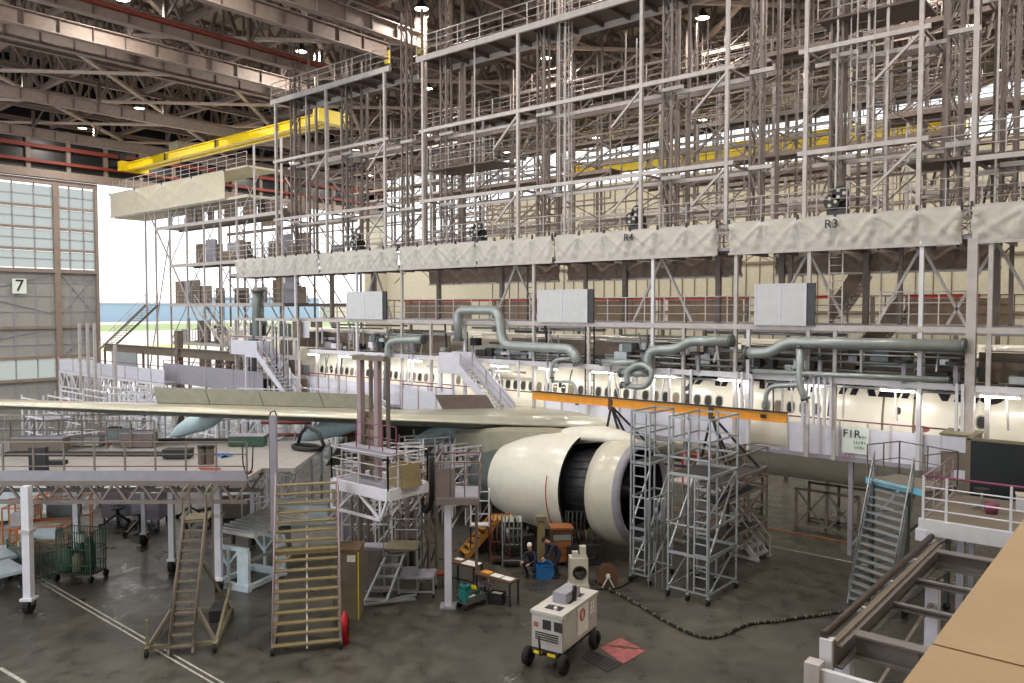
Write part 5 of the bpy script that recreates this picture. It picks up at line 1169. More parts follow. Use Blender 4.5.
# white transport stand
p0, p1, p2 = g(223, 583), g(248, 593), g(276, 580); rzs = rz_to(p1, p2)
o = thing('transport_stand', 'pale blue white transport stand with a slatted top, left of the wide stair', 'stand', p1, rzs); Ls_ = (p2-p1).length+.6; Ws_ = (p0-p1).length
MB().box(-Ws_, 0, 0, .18, .0, .22).build('base_beam', 'lightblue', o); MB().box(-Ws_, 0, Ls_-.18, Ls_, 0, .22).build('base_beam', 'lightblue', o); MB().box(-.16, 0, .18, Ls_-.18, .05, .2).build('base_rail', 'lightblue', o); MB().box(-Ws_, -Ws_+.16, .18, Ls_-.18, .05, .2).build('base_rail', 'lightblue', o)
for yy in (.1, Ls_-.1):
    MB().box(-.5, -.02, yy-.06, yy+.06, .2, 1.35).build('end_plate', 'lightblue', o); MB().bar((-Ws_+.1,yy,1.4), (-.05,yy,1.4), .12).build('cross_beam', 'lightblue', o); MB().bar((-Ws_+.1,yy,1.35), (-Ws_*.6,yy,.8), .1).build('brace', 'lightblue', o); MB().bar((-Ws_*.6,yy,.2), (-Ws_*.6,yy,1.35), .08).build('upright', 'lightblue', o); MB().bar((-Ws_*.6,yy,.8), (-.5,yy,1.3), .07).build('brace', 'lightblue', o)
MB().box(-.06, .0, .2, Ls_, 1.0, 1.1).build('side_rail', 'galv', o)
tp_ = MB().add([(-Ws_,.2,1.85),(.1,.2,1.8),(.1,Ls_+1,1.95),(-Ws_,Ls_+1,2.0),(-Ws_,.2,1.97),(.1,.2,1.92),(.1,Ls_+1,2.07),(-Ws_,Ls_+1,2.12)], [(0,3,2,1),(4,5,6,7),(0,1,5,4),(1,2,6,5),(2,3,7,6),(3,0,4,7)]).build('table_top', 'drape', o)
for k in range(9): y_ = .3+k*(Ls_+.6)/9; MB().bar((-Ws_,y_,2.0+y_*.03), (.1,y_,1.96+y_*.03), .08, .05).build('slat', 'galv', tp_)
for x_ in (-Ws_*.7, -.3):
    for y_ in (.5, Ls_-.2): MB().bar((x_,y_,1.4), (x_,y_,1.85), .1).build('top_support', 'dark', o)
# green mesh cage trolley
p = g(66, 582); rt = YAW-.15
o = thing('cage_trolley', 'dark green wire cage trolley loaded with bottles behind the nearest column', 'trolley', p, rt)
MB().box(-.35, .95, 0, .8, .25, .3).build('base', 'dark', o)
for (x_, y_) in ((-.35,0), (.95,0), (-.35,.8), (.95,.8)): MB().bar((x_,y_,.25), (x_,y_,1.8), .035).build('corner_post', 'green', o); MB().cyl((x_-.03,y_,.12), 'x', .12, .07, 12).build('caster', 'rubber', o)
mb = MB()
for yy in (0, .8):
    for k in range(14): mb.bar((-.35+1.3*k/13,yy,.3), (-.35+1.3*k/13,yy,1.75), .015)
    for z_ in (.6, 1.15, 1.75): mb.bar((-.35,yy,z_), (.95,yy,z_), .025)
for xx in (-.35, .95):
    for k in range(9): mb.bar((xx,.8*k/8,.3), (xx,.8*k/8,1.75), .015)
    for z_ in (.6, 1.15, 1.75): mb.bar((xx,0,z_), (xx,.8,z_), .025)
mb.build('wire_mesh', 'green', o)
rr = random.Random(5); M = fullmat(o)
names = ['dark green sack at the left in the cage trolley', 'olive sack in the middle of the cage trolley', 'green drum at the back of the cage trolley', 'tall dark bottle at the right in the cage trolley', 'white bag on top of the load in the cage trolley']
for k, (x_, y_, r, h_, m) in enumerate([(-.1,.3,.22,.8,'green'), (.25,.3,.2,.65,'olive'), (.1,.6,.2,1.0,'green'), (.65,.4,.16,1.15,'dark'), (.3,.45,.2,.3,'drape')]):
    q = thing(['sack', 'sack', 'drum', 'bottle', 'bag'][k], names[k], ['sack', 'sack', 'drum', 'bottle', 'bag'][k], M @ V((x_, y_, .3 if k < 4 else 1.3))); MB().lathe([(0,.001),(0,r*.9),(h_*.4,r),(h_*.8,r*.9),(h_,r*.5),(h_,.001)], (0,0,0), 'z', 14).build('body', m, q); MB().cyl((0,0,h_), 'z', r*.35, .06, 10).build('neck', 'dark', q)
# green low barriers
for k, (a, b, l) in enumerate([((8, 566), (30, 582), 'low dark green barrier fence left of the nearest column'), ((27, 585), (56, 576), 'low dark green barrier fence right of the nearest column'), ((30, 560), (56, 573), 'low dark green barrier fence behind the cage trolley')]):
    A_, B_ = g(*a), g(*b); o = thing('barrier_fence', l, 'fence', A_, math.atan2((B_-A_).y, (B_-A_).x), 'green barrier fences'); L = (B_-A_).length
    for z_ in (.1, .9): MB().bar((0,0,z_), (L,0,z_), .04).build('rail', 'green', o)
    mb = MB(); n = int(L/.13)
    for i in range(n+1): mb.bar((L*i/n,0,.1), (L*i/n,0,.9), .02)
    mb.build('bars', 'green', o)
    for x_ in (0, L): MB().bar((x_,0,0), (x_,0,1.0), .05).build('post', 'green', o)
# orange tube frames
for k, (px, py, w_, h_, l) in enumerate([(3, 558, 1.0, 1.9, 'orange tube frame cut by the left edge of the photo'), (18, 563, 1.7, 1.3, 'orange tube frame just left of the nearest column'), (36, 552, 1.9, 2.1, 'tallest orange tube frame right of the nearest column'), (10, 545, 1.4, 1.7, 'orange tube frame behind the others at the left')]):
    o = thing('parts_rack', l, 'rack', g(px, py), YAW+.2*k, 'orange tube frames under the wing dock')
    for x_ in (0, w_):
        for y_ in (0, .8): MB().bar((x_,y_,0), (x_,y_,h_), .045).build('upright', 'orange', o)
    for z_ in (.4, h_*.6, h_):
        for y_ in (0, .8): MB().bar((0,y_,z_), (w_,y_,z_), .04).build('rail', 'orange', o)
        for x_ in (0, w_): MB().bar((x_,0,z_), (x_,.8,z_), .04).build('rail', 'orange', o)
    MB().box(.02, w_-.02, .02, .78, h_*.6, h_*.6+.04).build('shelf', ['lilac_dark', 'drape', 'pipe_dark', 'drape'][k], o)
    c = fullmat(o) @ V((w_/2, .4, h_*.6+.04)); q = thing('part_box', ['pale box on the orange frame at the very left edge', 'pale box on the orange frame just left of the nearest column', 'grey case on the tallest orange frame', 'white case on the rear orange frame'][k], 'box', c, YAW)
    MB().box(-w_*.3, w_*.3, -.25, .25, 0, .42).build('body', ['drape', 'lightblue', 'pipe_dark', 'board'][k], q); MB().box(-w_*.31, w_*.31, -.26, .26, .42, .47).build('lid', ['board', 'drape', 'lilac_dark', 'drape'][k], q)
for k, (px, py, l) in enumerate([(8, 592, 'pale blue towing cart cut by the left edge, the nearer one'), (4, 575, 'pale blue towing cart cut by the left edge, the farther one')]):
    o = thing('flat_cart', l, 'cart', g(px, py), YAW+.9, 'pale blue carts at the left edge'); MB().box(-.6, .6, -.1, 1.6, .55, .66).build('bed', 'lightblue', o)
    for x_ in (-.5, .5):
        MB().bar((x_,0,.6), (x_,0,1.1), .06).build('post', 'lightblue', o)
        for y_ in (.1, 1.4): MB().cyl((x_-.06,y_,.22), 'x', .22, .12, 16).build('wheel', 'rubber', o); MB().bar((x_,y_,.25), (x_,y_,.56), .06).build('axle_leg', 'dark', o)
# storage units further back under the wing dock
bk = [(112, 506, 1.4, 1.3, 1.4, 'lilac', 'pale lilac cabinet on the floor under the wing dock, left of the other one'), (128, 524, 2.1, 1.2, 1.6, 'lilac_dark', 'grey lilac cabinet on a stand under the wing dock'), (146, 528, 1.2, 1.0, 1.5, 'lilac_dark', 'grey cabinet on wheels just left of the narrow ladder stair'),
      (236, 520, 1.8, 1.2, 1.1, 'mast_steel', 'grey low machine behind the transport stand'), (44, 512, 2.2, 1.2, 1.5, 'drape', 'pale cabinet far under the wing dock at the left'), (20, 522, 2.2, 1.2, 1.4, 'lightblue', 'pale blue cabinet far under the wing dock at the left edge'),
      (352, 545, 1.0, .8, 1.3, 'lilac_dark', 'grey cabinet behind the wide stair'), (318, 548, 2.0, .9, .9, 'drape', 'low pale bench seen through the wide stair'), (300, 528, 2.4, 1.0, 1.0, 'lightblue', 'pale blue bench seen through the wide stair')]
for k, (px, py, w_, d_, h_, m, l) in enumerate(bk):
    o = thing('storage_cabinet', l, 'cabinet', g(px, py), YAW+(.3 if k % 2 else 0), 'cabinets on the hangar floor'); zb = .35 if k in (1, 2) else .1
    MB().box(-w_/2, w_/2, 0, d_, zb, h_).build('body', m, o)
    for i in range(2): x_ = -w_/2+.04+i*w_/2; MB().box(x_, x_+w_/2-.08, -.02, 0, zb+.06, h_-.06).build('door', m, o)
    MB().box(-w_/2-.02, w_/2+.02, -.02, d_+.02, h_, h_+.04).build('top', 'galv', o)
    for x_ in (-w_/2+.1, w_/2-.1):
        for y_ in (.1, d_-.1): MB().bar((x_,y_,0), (x_,y_,zb), .07).build('foot', 'dark', o)
# table stands and machines near x 115-145, y 520
for k, (px, py, l) in enumerate([(118, 527, 'thin black pedestal table under the wing dock'), (140, 533, 'black trolley jack under the wing dock'), (190, 520, 'dark machine between the columns under the wing dock'), (205, 528, 'dark tyre stand right of the narrow ladder stair'), (232, 512, 'black pump unit far behind the transport stand')]):
    o = thing('floor_jack', l, 'jack', g(px, py), .7*k, 'dark jacks under the wing dock'); MB().lathe([(0,.35),(.06,.35),(.08,.08),(.8,.07),(.8,.3),(.88,.3),(.88,.001)], (0,0,0), 'z', 14).build('pedestal', 'dark', o)
    for i in range(3): a = i*2.1; MB().bar((0,0,.6), (.7*math.cos(a),.7*math.sin(a),.08), .08).build('leg', 'darkmetal', o); MB().cyl((.7*math.cos(a),.7*math.sin(a)-.04,.1), 'y', .1, .08, 10).build('wheel', 'rubber', o)
# distant scaffolds behind the wing
sc = [(20, 446, 46), (60, 446, 50), (105, 446, 52), (150, 446, 50), (185, 446, 46), (225, 446, 50), (262, 446, 47), (300, 446, 52), (335, 446, 47), (375, 446, 50), (420, 446, 46)]
desc = ['at the far left edge', 'second from the left', 'behind the pale blue boxes', 'left of the left fairing', 'behind the left fairing', 'right of the left fairing', 'behind the thin upright mast', 'behind the middle fairing', 'left of the mauve columns', 'behind the mauve columns', 'behind the right fairing']
proto = None
for k, (px, py, t) in enumerate(sc):
    p = RT*along(px, t)+FH*t; l = 'pale steel scaffold on the floor beyond the wing, '+desc[k]
    if p.y > 31: p = p*(30.5/p.y)
    if proto is None:
        proto = thing('floor_scaffold', l, 'scaffold', (p.x, p.y, 0), 0, 'scaffolds beyond the wing'); r3 = random.Random(9)
        for x_ in (0, 1.1, 2.2, 3.3):
            for y_ in (0, 1.4): MB().bar((x_,y_,0), (x_,y_,4.3+.4*r3.random()), .08).build('upright', 'white_steel' if y_ == 0 else 'dock_steel', proto)
        for z_ in (1.2, 2.4, 3.3, 3.9, 4.3):
            for y_ in (0, 1.4): MB().bar((0,y_,z_), (3.3,y_,z_), .07).build('rail', 'white_steel', proto)
        for i in range(3):
            for (za_, zb_) in ((.1, 1.2), (1.2, 2.4), (2.4, 3.3)): MB().bar((1.1*i,0,za_), (1.1*i+1.1,0,zb_), .06).build('brace', 'white_steel', proto)
        MB().box(0, 3.3, 0, 1.4, 3.2, 3.28).build('deck', 'lilac_dark', proto)
    else: copy_tree(proto, loc=(p.x, p.y, 0), rz=(k % 3)*.5-.5, label=l)
for k, (px, w_, l) in enumerate([(104, 1.6, 'pale blue box left of the other one, seen under the wing'), (116, 1.6, 'pale blue box right of the other one, seen under the wing')]):
    p = W(px, 441, t=33.6); o = thing('blue_box', l, 'box', (p.x, p.y, 4.12)); o.location = (RT*along(px, 32.2)+FH*32.2)+Z*4.12; o.rotation_euler = (0, 0, YAW)
    MB().box(0, .46, 0, .4, 0, .5 if k == 0 else .42).build('body', 'lightblue', o); MB().box(-.01, .47, -.01, .41, .44 if k == 0 else .38, .5 if k == 0 else .44).build('lid', 'board', o)
for k, (px, l) in enumerate([(285, 'red pipe rack seen under the wing by the middle fairing'), (345, 'dark red pipe rack right of the middle fairing')]):
    o = thing('pipe_rack', l, 'rack', RT*along(px, 38)+FH*38, YAW)
    for z_ in (4.6, 4.0, 3.4): MB().tube((-1.2,0,z_), (1.2,0,z_), .09, 8).build('red_pipe', 'redbrown', o)
    for x_ in (-1.2, 0, 1.2): MB().bar((x_,0,0), (x_,0,4.8), .1).build('post', 'galv', o)
# ================================================================ BENEATH THE ENGINE
o = thing('blue_crate', 'bright blue open crate on the floor beside the workers', 'crate', g(537, 580), YAW+.25)
MB().box(0, .62, 0, .45, 0, .04).box(0, .04, 0, .45, .04, .5).box(.58, .62, 0, .45, .04, .5).box(.04, .58, 0, .04, .04, .5).box(.04, .58, .41, .45, .04, .5).build('shell', 'blue', o); MB().box(-.02, .64, -.02, .02, .44, .5).build('rim', 'blue', o)
o = thing('tool_cabinet', 'orange brown tool cabinet with a grey drawer behind the workers', 'cabinet', g(552, 566), YAW+.1); MB().box(0, .75, 0, .6, .1, 1.35).build('body', 'brown', o); MB().box(.05, .7, -.02, 0, .95, 1.15).build('drawer', 'galv', o); MB().box(-.05, .8, -.05, .65, 1.35, 1.42).build('top', 'cabinet_brown', o)
for k in range(3): MB().box(.05, .7, -.02, 0, .15+k*.26, .38+k*.26).build('drawer', 'cabinet_brown', o)
for x_ in (.08, .67):
    for y_ in (.08, .52): MB().cyl((x_-.03,y_,.06), 'x', .06, .06, 10).build('caster', 'rubber', o)
o = thing('filter_unit', 'beige machine with a round black opening behind the ground power cart', 'machine', g(570, 588), YAW+.05)
MB().box(0, .62, 0, .5, .1, 1.0).build('body', 'engine_ring', o); MB().box(-.04, .66, -.04, .54, 0, .1).build('base', 'engine_ring', o); MB().lathe([(0,.001),(0,.18),(-.05,.18),(-.05,.22),(0,.24)], (.33,0,.52), 'y', 24).build('opening', 'black', o); MB().box(.1, .28, .1, .3, 1.0, 1.2).build('cap_block', 'drape', o); MB().box(.36, .56, .1, .35, 1.0, 1.38).build('cap_block', 'engine_ring', o)
o = thing('cable_reel', 'brown round cable reel on the floor below the inlet ring', 'reel', g(608, 587), YAW)
for y_ in (0, .3): MB().lathe([(0,.1),(0,.36),(.03,.36),(.03,.1)], (0,y_,.38), 'y', 28, smooth=False).build('flange', 'brown', o)
MB().cyl((0,.03,.38), 'y', .2, .27, 20).build('drum', 'orange', o); MB().cyl((0,-.06,.38), 'y', .07, .1, 12).build('hub', 'paper', o)
for s in (-.2, .2): MB().bar((s,-.05,0), (0,-.05,.38), .03).build('stand_leg', 'paper', o)
o = thing('engine_trestle', 'beige post trestle standing under the open cowl', 'trestle', g(541, 568), YAW); MB().box(-.13, .13, -.13, .13, 0, 1.9).build('post', 'tread', o); MB().box(-.35, .35, -.35, .35, 0, .08).build('foot', 'darkmetal', o); MB().box(-.2, .2, -.2, .2, 1.8, 1.95).build('head', 'olive', o)
for k, (px, py, l) in enumerate([(500, 563, 'tall brown rack of hoses under the engine tail'), (512, 566, 'grey rack with white tags left of the workers'), (575, 560, 'dark rack under the open cowl right of the tool cabinet')]):
    o = thing('hose_rack', l, 'rack', g(px, py), YAW, 'racks under the engine')
    for x_ in (-.35, .35): MB().bar((x_,0,0), (x_,0,1.9), .05).build('upright', ['redbrown', 'galv', 'dark'][k], o)
    for z_ in (.2, .8, 1.4, 1.85): MB().bar((-.35,0,z_), (.35,0,z_), .04).build('rail', ['redbrown', 'galv', 'dark'][k], o)
    for i in range(4): MB().path([(-.25+i*.16,-.03,1.85), (-.28+i*.16,-.06,1.0), (-.2+i*.16,-.05,.5+.1*i)], .03, 6).build('hose', ['brown', 'pipe_dark', 'dark'][k], o)
    MB().box(-.3, .3, -.2, .2, .12, .2).build('tray', 'dark', o)
    if k == 1:
        for i in range(3): MB().box(-.33+i*.25, -.16+i*.25, -.04, -.02, 1.65, 1.85).build('tag', 'paper', o)
# ---- workers
def person(label, loc, rz, joints, cap=None, sleeve='navy'):
    t = thing('person', label, 'person', loc, rz)
    def skin(nm, chains, m, root=0, sub=2):
        vs = []; es = []; rs = []; idx = {}
        for ch in chains:
            prev = None
            for key in ch:
                p, r = joints[key]
                if key not in idx: idx[key] = len(vs); vs.append(p); rs.append(r)
                if prev is not None: es.append((idx[prev], idx[key]))
                prev = key
        me = bpy.data.meshes.new(nm); me.from_pydata(vs, es, []); o = bpy.data.objects.new(nm, me); COL.objects.link(o); o.parent = t
        me.materials.append(MATS[m]); md = o.modifiers.new('s', 'SKIN'); md.use_smooth_shade = True
        for v, r in zip(me.skin_vertices[0].data, rs): v.radius = (r, r) if not isinstance(r, tuple) else r
        me.skin_vertices[0].data[0].use_root = True
        sb = o.modifiers.new('b', 'SUBSURF'); sb.levels = sub; sb.render_levels = sub
        return o
    b = skin('body', [['pelvis', 'belly', 'chest', 'neck0'], ['pelvis', 'hipL', 'kneeL', 'ankL', 'toeL'], ['pelvis', 'hipR', 'kneeR', 'ankR', 'toeR'], ['chest', 'shL', 'elL', 'wrL'], ['chest', 'shR', 'elR', 'wrR']], 'navy')
    nk = V(joints['neck0'][0]); hd = V(joints['head'][0]); up = (hd-nk).normalized(); fwd = V(joints['face']); sd = up.cross(fwd).normalized(); fwd = sd.cross(up).normalized()
    Mh = Matrix((sd, fwd, up)).transposed().to_4x4(); Mh.translation = hd
    def hp(x, y, z): return Mh @ V((x, y, z))
    prof = [(-.2,.055,.0), (-.14,.058,.0), (-.115,.06,.012), (-.09,.068,.02), (-.05,.074,.012), (0,.078,.0), (.05,.078,-.004), (.09,.062,-.008), (.115,.03,-.01), (.12,.002,-.01)]
    mb = MB(); rr = []
    for z_, r, off in prof: rr.append([hp(r*math.cos(2*PI*k/18), off+r*1.18*math.sin(2*PI*k/18), z_) for k in range(18)])
    mb.loft(rr); hdo = mb.build('head', 'human_skin', t)
    nb = MB(); nb.loft([[hp(.012*c, .088, .0+.012*s) for c, s in ((1,0),(0,1),(-1,0),(0,-1))], [hp(.017*c, .108, -.03+.014*s) for c, s in ((1,0),(0,1),(-1,0),(0,-1))]]); nb.build('nose', 'human_skin', hdo)
    for s in (-1, 1):
        MB().lathe([(-.008,.001),(0,.022),(.008,.001)], hp(s*.08, 0, -.01), 'x', 10).build('ear', 'human_skin', hdo)
        MB().lathe([(-.004,.001),(0,.01),(.004,.001)], hp(s*.03, .092, .01), 'y', 10).build('eye', 'black', hdo)
    MB().bar(hp(-.022, .092, -.065), hp(.022, .092, -.065), .008).build('mouth', 'redbrown', hdo)
    rr = [[hp(r*math.cos(2*PI*k/18), -.012+r*1.2*math.sin(2*PI*k/18), z_) for k in range(18)] for z_, r in ((.015,.08), (.05,.085), (.09,.072), (.125,.03), (.13,.002))]
    MB().loft(rr).build('cap' if cap else 'hair', cap or 'hair', hdo)
    for s in 'LR':                                    # hands with four fingers and a thumb
        w_ = V(joints['wr'+s][0]); e_ = V(joints['el'+s][0]); d = (w_-e_).normalized(); side = d.cross(V((0,0,1)) if abs(d.z) < .9 else V((0,1,0))).normalized(); nrm = d.cross(side).normalized()
        vs = [w_-d*.03, w_+d*.03, w_+d*.075]; es = [(0,1), (1,2)]; rs = [.026, .032, .036]
        for k, (off, ln) in enumerate(((-.03,.065), (-.01,.08), (.011,.075), (.03,.058))):
            i = len(vs); a = w_+d*.085+side*off; vs += [a, a+d*ln*.5+nrm*.008, a+d*ln*.85+nrm*.035]; es += [(2,i), (i,i+1), (i+1,i+2)]; rs += [.011, .009, .008]
        i = len(vs); a = w_+d*.04-side*.035; vs += [a, a+d*.03-side*.02, a+d*.06-side*.015+nrm*.02]; es += [(1,i), (i,i+1), (i+1,i+2)]; rs += [.013, .011, .009]
        me = bpy.data.meshes.new('hand'); me.from_pydata(vs, es, []); o = bpy.data.objects.new('hand', me); COL.objects.link(o); o.parent = t; me.materials.append(MATS['human_skin'])
        md = o.modifiers.new('s', 'SKIN'); md.use_smooth_shade = True
        for v, r in zip(me.skin_vertices[0].data, rs): v.radius = (r, r*.8)
        me.skin_vertices[0].data[0].use_root = True
        sb = o.modifiers.new('b', 'SUBSURF'); sb.levels = 1; sb.render_levels = 1
    for s in 'LR':
        a = V(joints['ank'+s][0]); f = V(joints['toe'+s][0]); d = (f-a); d.z = 0; d.normalize(); sd2 = d.cross(Z)
        rr = []
        for u, w2, h2 in ((-.09,.035,.08), (-.04,.045,.1), (.06,.048,.08), (.14,.05,.055), (.19,.02,.03)):
            c = V((a.x, a.y, 0))+d*u; rr.append([c+sd2*w2+Z*.0, c+sd2*w2*.9+Z*h2*.7, c+Z*h2, c-sd2*w2*.9+Z*h2*.7, c-sd2*w2])
        MB().loft(rr).build('shoe', 'black', t)
    return t
# crouching worker (local +Y is the way they face)
J1 = {'pelvis': ((0,-.18,.42), .13), 'belly': ((0,-.12,.58), .125), 'chest': ((0,.0,.8), (.15,.12)), 'neck0': ((0,.06,.97), .06), 'head': ((0,.12,1.14), 0), 'face': (0,1,-.35),
      'hipL': ((.1,-.15,.42), .1), 'kneeL': ((.16,.25,.52), .065), 'ankL': ((.13,.02,.1), .045), 'toeL': ((.13,.16,.05), .04),
      'hipR': ((-.1,-.15,.42), .1), 'kneeR': ((-.17,.18,.3), .065), 'ankR': ((-.13,-.15,.12), .045), 'toeR': ((-.13,.0,.05), .04),
      'shL': ((.19,.02,.86), .065), 'elL': ((.24,.2,.66), .048), 'wrL': ((.14,.42,.66), .034), 'shR': ((-.19,.02,.86), .065), 'elR': ((-.25,.18,.64), .048), 'wrR': ((-.14,.4,.6), .034)}
person('crouching person in dark work clothes and a white cap left of the blue crate', g(531, 577), YAW+PI-.5, J1, 'paper')
J2 = {'pelvis': ((0,-.1,.86), .13), 'belly': ((0,-.02,1.0), .125), 'chest': ((0,.16,1.17), (.155,.12)), 'neck0': ((0,.3,1.27), .06), 'head': ((0,.43,1.36), 0), 'face': (0,.75,-.65),
      'hipL': ((.1,-.1,.84), .1), 'kneeL': ((.12,.0,.45), .068), 'ankL': ((.12,-.12,.1), .045), 'toeL': ((.13,.02,.05), .04),
      'hipR': ((-.1,-.1,.84), .1), 'kneeR': ((-.12,.1,.46), .068), 'ankR': ((-.12,.02,.1), .045), 'toeR': ((-.13,.16,.05), .04),
      'shL': ((.19,.2,1.17), .065), 'elL': ((.22,.26,.88), .048), 'wrL': ((.16,.42,.7), .034), 'shR': ((-.19,.2,1.17), .065), 'elR': ((-.23,.28,.88), .048), 'wrR': ((-.15,.45,.72), .034)}
person('person in dark work clothes bending over right of the blue crate', g(556, 577), YAW+PI/2+.3, J2)
# ================================================================ PLATFORM AND FRAME AT THE RIGHT
E1 = W(923, 518, z=3.9); XR = E1.x
o = thing('railed_platform', 'white edged platform with a wine topped railing at the right', 'platform', (XR, E1.y, 0))
MB().box(0, 8, 0, 3.8, 3.78, 3.88).build('deck', 'stair_dark', o); MB().bar((-.1,0,3.68), (8,0,3.68), .14, .42).build('edge_beam', 'white_steel', o); MB().bar((0,0,3.75), (0,3.8,3.75), .12, .3).build('edge_beam', 'mast_steel', o); MB().box(-.16, .12, -.1, .1, 3.3, 3.6).build('end_block', 'white_steel', o)
for i, x_ in enumerate((0, .55, 2.0, 3.6, 5.2)): MB().bar((x_,0,3.88), (x_,0,5.05), .06).build('rail_post', 'white_steel', o)
MB().tube((0,0,5.05), (8,0,5.05), .03, 8).build('handrail', 'wine', o)
for z_ in (4.75, 4.45, 4.15): MB().tube((0,0,z_), (8,0,z_), .02, 8).build('mid_rail', 'white_steel', o)
railing(o, (0,0,3.88), (0,3.6,3.88), 1.15, 3, 'mauve', 2)
for x_ in (2.6, 6): MB().bar((x_,.6,0), (x_,.6,3.7), .2).build('leg', 'lilac', o)
MB().bar((.3,3.4,0), (.3,3.4,3.7), .2).build('leg', 'lilac_dark', o); MB().bar((.2,.1,3.0), (5,.1,3.0), .05).build('tie_bar', 'white_steel', o)
c = V((XR+1.0, E1.y+2.2, 3.88)); q = thing('office_chair', 'dark swivel stool with chrome feet on the railed platform', 'stool', c); MB().cyl((0,0,.5), 'z', .2, .08, 18).build('seat', 'dark', q); MB().tube((0,0,.1), (0,0,.5), .03).build('column', 'galv', q)
for k in range(5): a = k*2*PI/5; MB().bar((0,0,.12), (.26*math.cos(a),.26*math.sin(a),.03), .035).build('foot', 'galv', q)
q = thing('parts_box', 'small pale box on the railed platform beside the white cabinet', 'box', c+V((1.1, .6, 0)), .2); MB().box(-.35, .35, -.25, .25, 0, .4).build('body', 'lilac', q); MB().box(-.37, .37, -.27, .27, .4, .46).build('lid', 'engine_ring', q)
q = thing('bucket', 'small wine coloured tub in front of the parts box on the railed platform', 'tub', c+V((.3, -.4, 0))); MB().lathe([(0,.001),(0,.15),(.3,.19),(.3,.17),(.05,.14)], (0,0,0), 'z', 18).build('shell', 'wine', q)
# steel frame with brown pipe rail
N1 = W(826, 640, z=3.4); y0f, y1f = N1.y, E1.y-.4; xf_ = N1.x
o = thing('steel_structure', 'heavy grey steel beam frame with a brown pipe along its edge in the lower right', 'frame', (xf_, y0f, 0)); Lf = y1f-y0f
MB().ibeam((.15,0,3.15), (.15,Lf,3.15), .45, .3, .04, .04).build('side_beam', 'frame_grey', o); MB().tube((-.02,-.05,3.5), (-.02,Lf+.2,3.5), .075, 12).build('pipe_rail', 'pipe_brown', o); MB().box(.1, .22, 0, Lf, 3.38, 3.44).build('side_plate', 'stair_dark', o)
for k in range(5): MB().box(-.04, .12, Lf*k/4-.04, Lf*k/4+.04, 3.34, 3.46).build('pipe_bracket', 'white_steel', o)
for k, (yy, h_, w_) in enumerate([(.8, .45, .3), (Lf*.42, .14, .14), (Lf*.66, .14, .14), (Lf-.6, .45, .3)]):
    MB().ibeam((.3,yy,3.15), (7,yy,3.15), h_, w_, .04, .04).build('cross_beam', 'frame_grey', o)
for k, yy in enumerate((.8, Lf-.6)):
    for dx_ in (1.35, 1.5): MB().box(dx_, dx_+.04, yy-.06, yy+.06, 2.93, 3.37).build('splice_plate', 'mast_steel', o)
for (x_, yy) in ((.1, .75), (.55, Lf*.72), (5, .8), (5, Lf-.6)): MB().bar((x_,yy,0), (x_,yy,2.95), .28).build('column', 'lilac', o)
MB().bar((-.1,-.35,2.85), (7,-.35,2.85), .12, .3).build('front_beam', 'white_steel', o); MB().box(-.22, .05, -.5, -.2, 2.55, 3.1).build('end_plate', 'dock_steel', o); MB().box(-.08, .14, -.12, .1, 2.9, 3.45).build('corner_block', 'white_steel', o)
MB().bar((.4,.1,2.6), (5,.1,2.6), .08, .2).build('lower_beam', 'mast_steel', o)
MB().bar((.1,.75,1.2), (.55,Lf*.72,2.6), .07).build('brace', 'mast_steel', o)
q = thing('tool_shelf', 'low cluttered shelf on the floor under the steel frame', 'shelf', (xf_+1.6, y0f+3.0, 0), .3); MB().box(0, 2.2, 0, .7, .5, .55).build('board', 'pipe_dark', q); MB().box(0, 2.2, 0, .7, 1.0, 1.05).build('board', 'olive', q)
for x_ in (0, 2.15):
    for y_ in (0, .65): MB().bar((x_+.02,y_+.02,0), (x_+.02,y_+.02,1.05), .05).build('leg', 'dark', q)
for k in range(3):
    c = fullmat(q) @ V((.4+k*.65, .35, 1.05)); r_ = thing('tool_box', ['orange tool box on the low shelf under the steel frame', 'teal tool box in the middle of the low shelf', 'grey tool box at the end of the low shelf'][k], 'tool box', c, .3); MB().box(-.22, .22, -.14, .14, 0, .22).build('body', ['orange', 'teal', 'galv'][k], r_); MB().bar((-.12,0,.26), (.12,0,.26), .03).build('handle', 'dark', r_)
# gallery ledge beside the camera
a = W(909, 683, z=8.3); b = W(1024, 514, z=8.3); xl_ = (a.x+b.x)/2; ys_ = W(937, 645, z=8.3).y
for k, (ya, yb, l) in enumerate([(1.2, ys_-.008, 'tan gallery ledge slab nearest the camera'), (ys_+.008, 12, 'tan gallery ledge slab beyond the seam')]):
    o = thing('gallery_ledge', l, 'ledge', (xl_, ya, 0), 0, 'tan ledge slabs'); MB().box(0, 2.6, 0, yb-ya, 8.12, 8.3).build('slab', 'ledge', o); MB().box(.5, 2.5, .1, yb-ya-.1, 0, 8.12).build('wall', 'ledge', o)

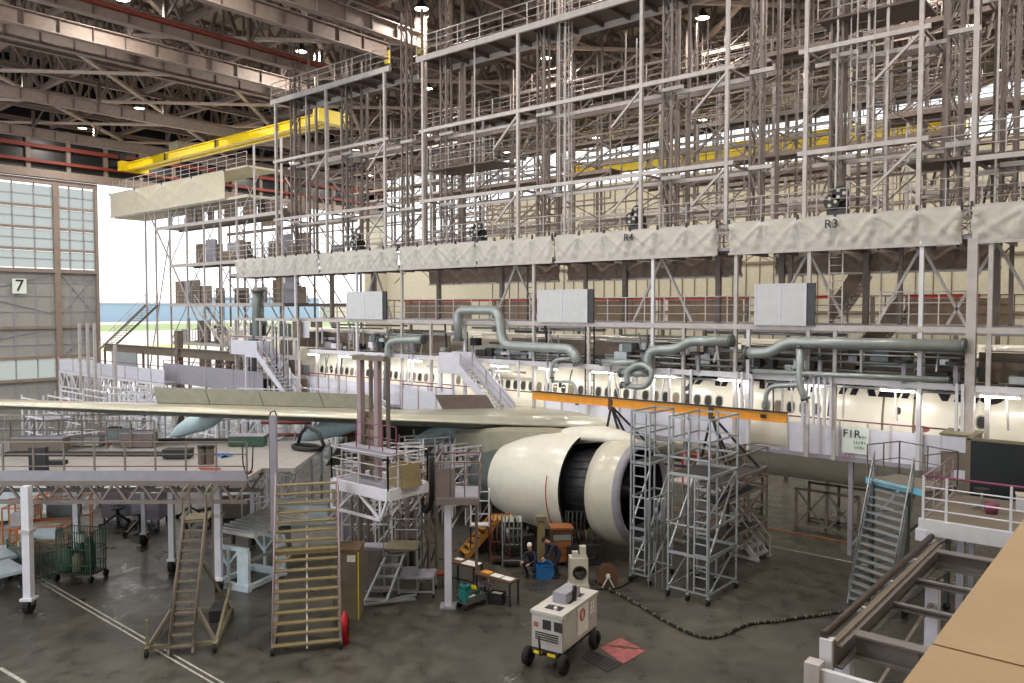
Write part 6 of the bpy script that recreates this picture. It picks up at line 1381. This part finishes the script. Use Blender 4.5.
# more scaffolds crowding the floor between the platforms
for k, (px, t, sc_, l) in enumerate([(340, 31, .8, 'pale low scaffold on the floor just right of the wide stair'), (372, 33, .85, 'pale low scaffold on the floor behind the mobile steps'), (404, 35, .85, 'pale low scaffold on the floor behind the white railed platform'), (452, 34, .8, 'pale low scaffold on the floor left of the engine tail'), (250, 34, .85, 'pale low scaffold on the floor behind the transport stand'), (60, 36, .85, 'pale low scaffold on the floor far under the wing dock at the left')]):
    p = RT*along(px, t)+FH*t; c = copy_tree(proto, loc=(p.x, p.y, 0), rz=YAW+.2*k, label=l, group='low scaffolds on the floor'); c.scale = (sc_*.75, sc_*.8, sc_)
for k, (pa, pb, t, h_, m, l) in enumerate([(8, 60, 29.5, .5, 'stair_dark', 'long grey trunk on the wing dock at the far left'), (118, 150, 30.3, .55, 'mast_steel', 'grey low rack on the wing dock behind the black planks'), (66, 96, 30.6, .35, 'drape', 'pale flat case on the wing dock left of the grey low rack'), (226, 262, 30.6, .4, 'green', 'dark green flat case on the wing dock right of the drums'), (160, 186, 28, .3, 'dark', 'small black flat case on the wing dock left of the drums')]):
    o = thing('equipment_case', l, 'case', RT*along(pa, t)+FH*t+Z*4.12, YAW, 'cases on the wing dock'); w_ = (pb-pa)/F*t
    MB().box(0, w_, 0, .5, .04, h_).build('body', m, o); MB().box(-.02, w_+.02, -.02, .52, h_, h_+.05).build('lid', 'lilac_dark' if k != 4 else 'dark', o)
    for x_ in (.1, w_-.1): MB().box(x_-.05, x_+.05, .1, .4, 0, .04).build('foot', 'black', o)
for k, (px, py, w_, l) in enumerate([(494, 551, 1.5, 'black machine on a pallet under the engine tail'), (585, 566, 1.3, 'black machine under the open cowl behind the beige machine'), (520, 556, 1.2, 'dark grey bench behind the crouching person')]):
    o = thing('support_machine', l, 'machine', g(px, py), YAW+.2*k, 'dark machines under the engine'); MB().box(-w_/2, w_/2, 0, .8, .12, .75).build('body', 'dark', o); MB().box(-w_/2-.05, w_/2+.05, -.05, .85, 0, .12).build('base', 'darkmetal', o)
    for i in range(4): MB().tube((-w_/2+.2+i*.3, .3, .75), (-w_/2+.25+i*.28, .4, 1.0+.12*(i % 3)), .05, 8).build('pipe_stub', ['galv', 'black', 'brown', 'darkmetal'][i], o)
    MB().path([(-w_*.3,0,.6), (-w_*.3,-.15,.4), (w_*.2,-.2,.3), (w_*.3,0,.55)], .03, 6, .1).build('hose', 'black', o)
# ================================================================ LIGHT
w = bpy.data.worlds.new('world'); SC.world = w; w.use_nodes = True
bg = w.node_tree.nodes['Background']; bg.inputs['Color'].default_value = (.96, .98, 1, 1); bg.inputs['Strength'].default_value = 1.5
ld.energy = 760
sd = bpy.data.lights.new('sun', 'SUN'); sd.energy = 2.0; sd.angle = .02; sd.color = (1, .95, .88)
so = bpy.data.objects.new('sun', sd); COL.objects.link(so); so.rotation_euler = (math.radians(52), 0, math.radians(-150))
SC.view_settings.view_transform = 'Standard'; SC.view_settings.look = 'None'; SC.view_settings.gamma = 1
SC.view_settings.use_curve_mapping = False; SC.view_settings.exposure = 0.38
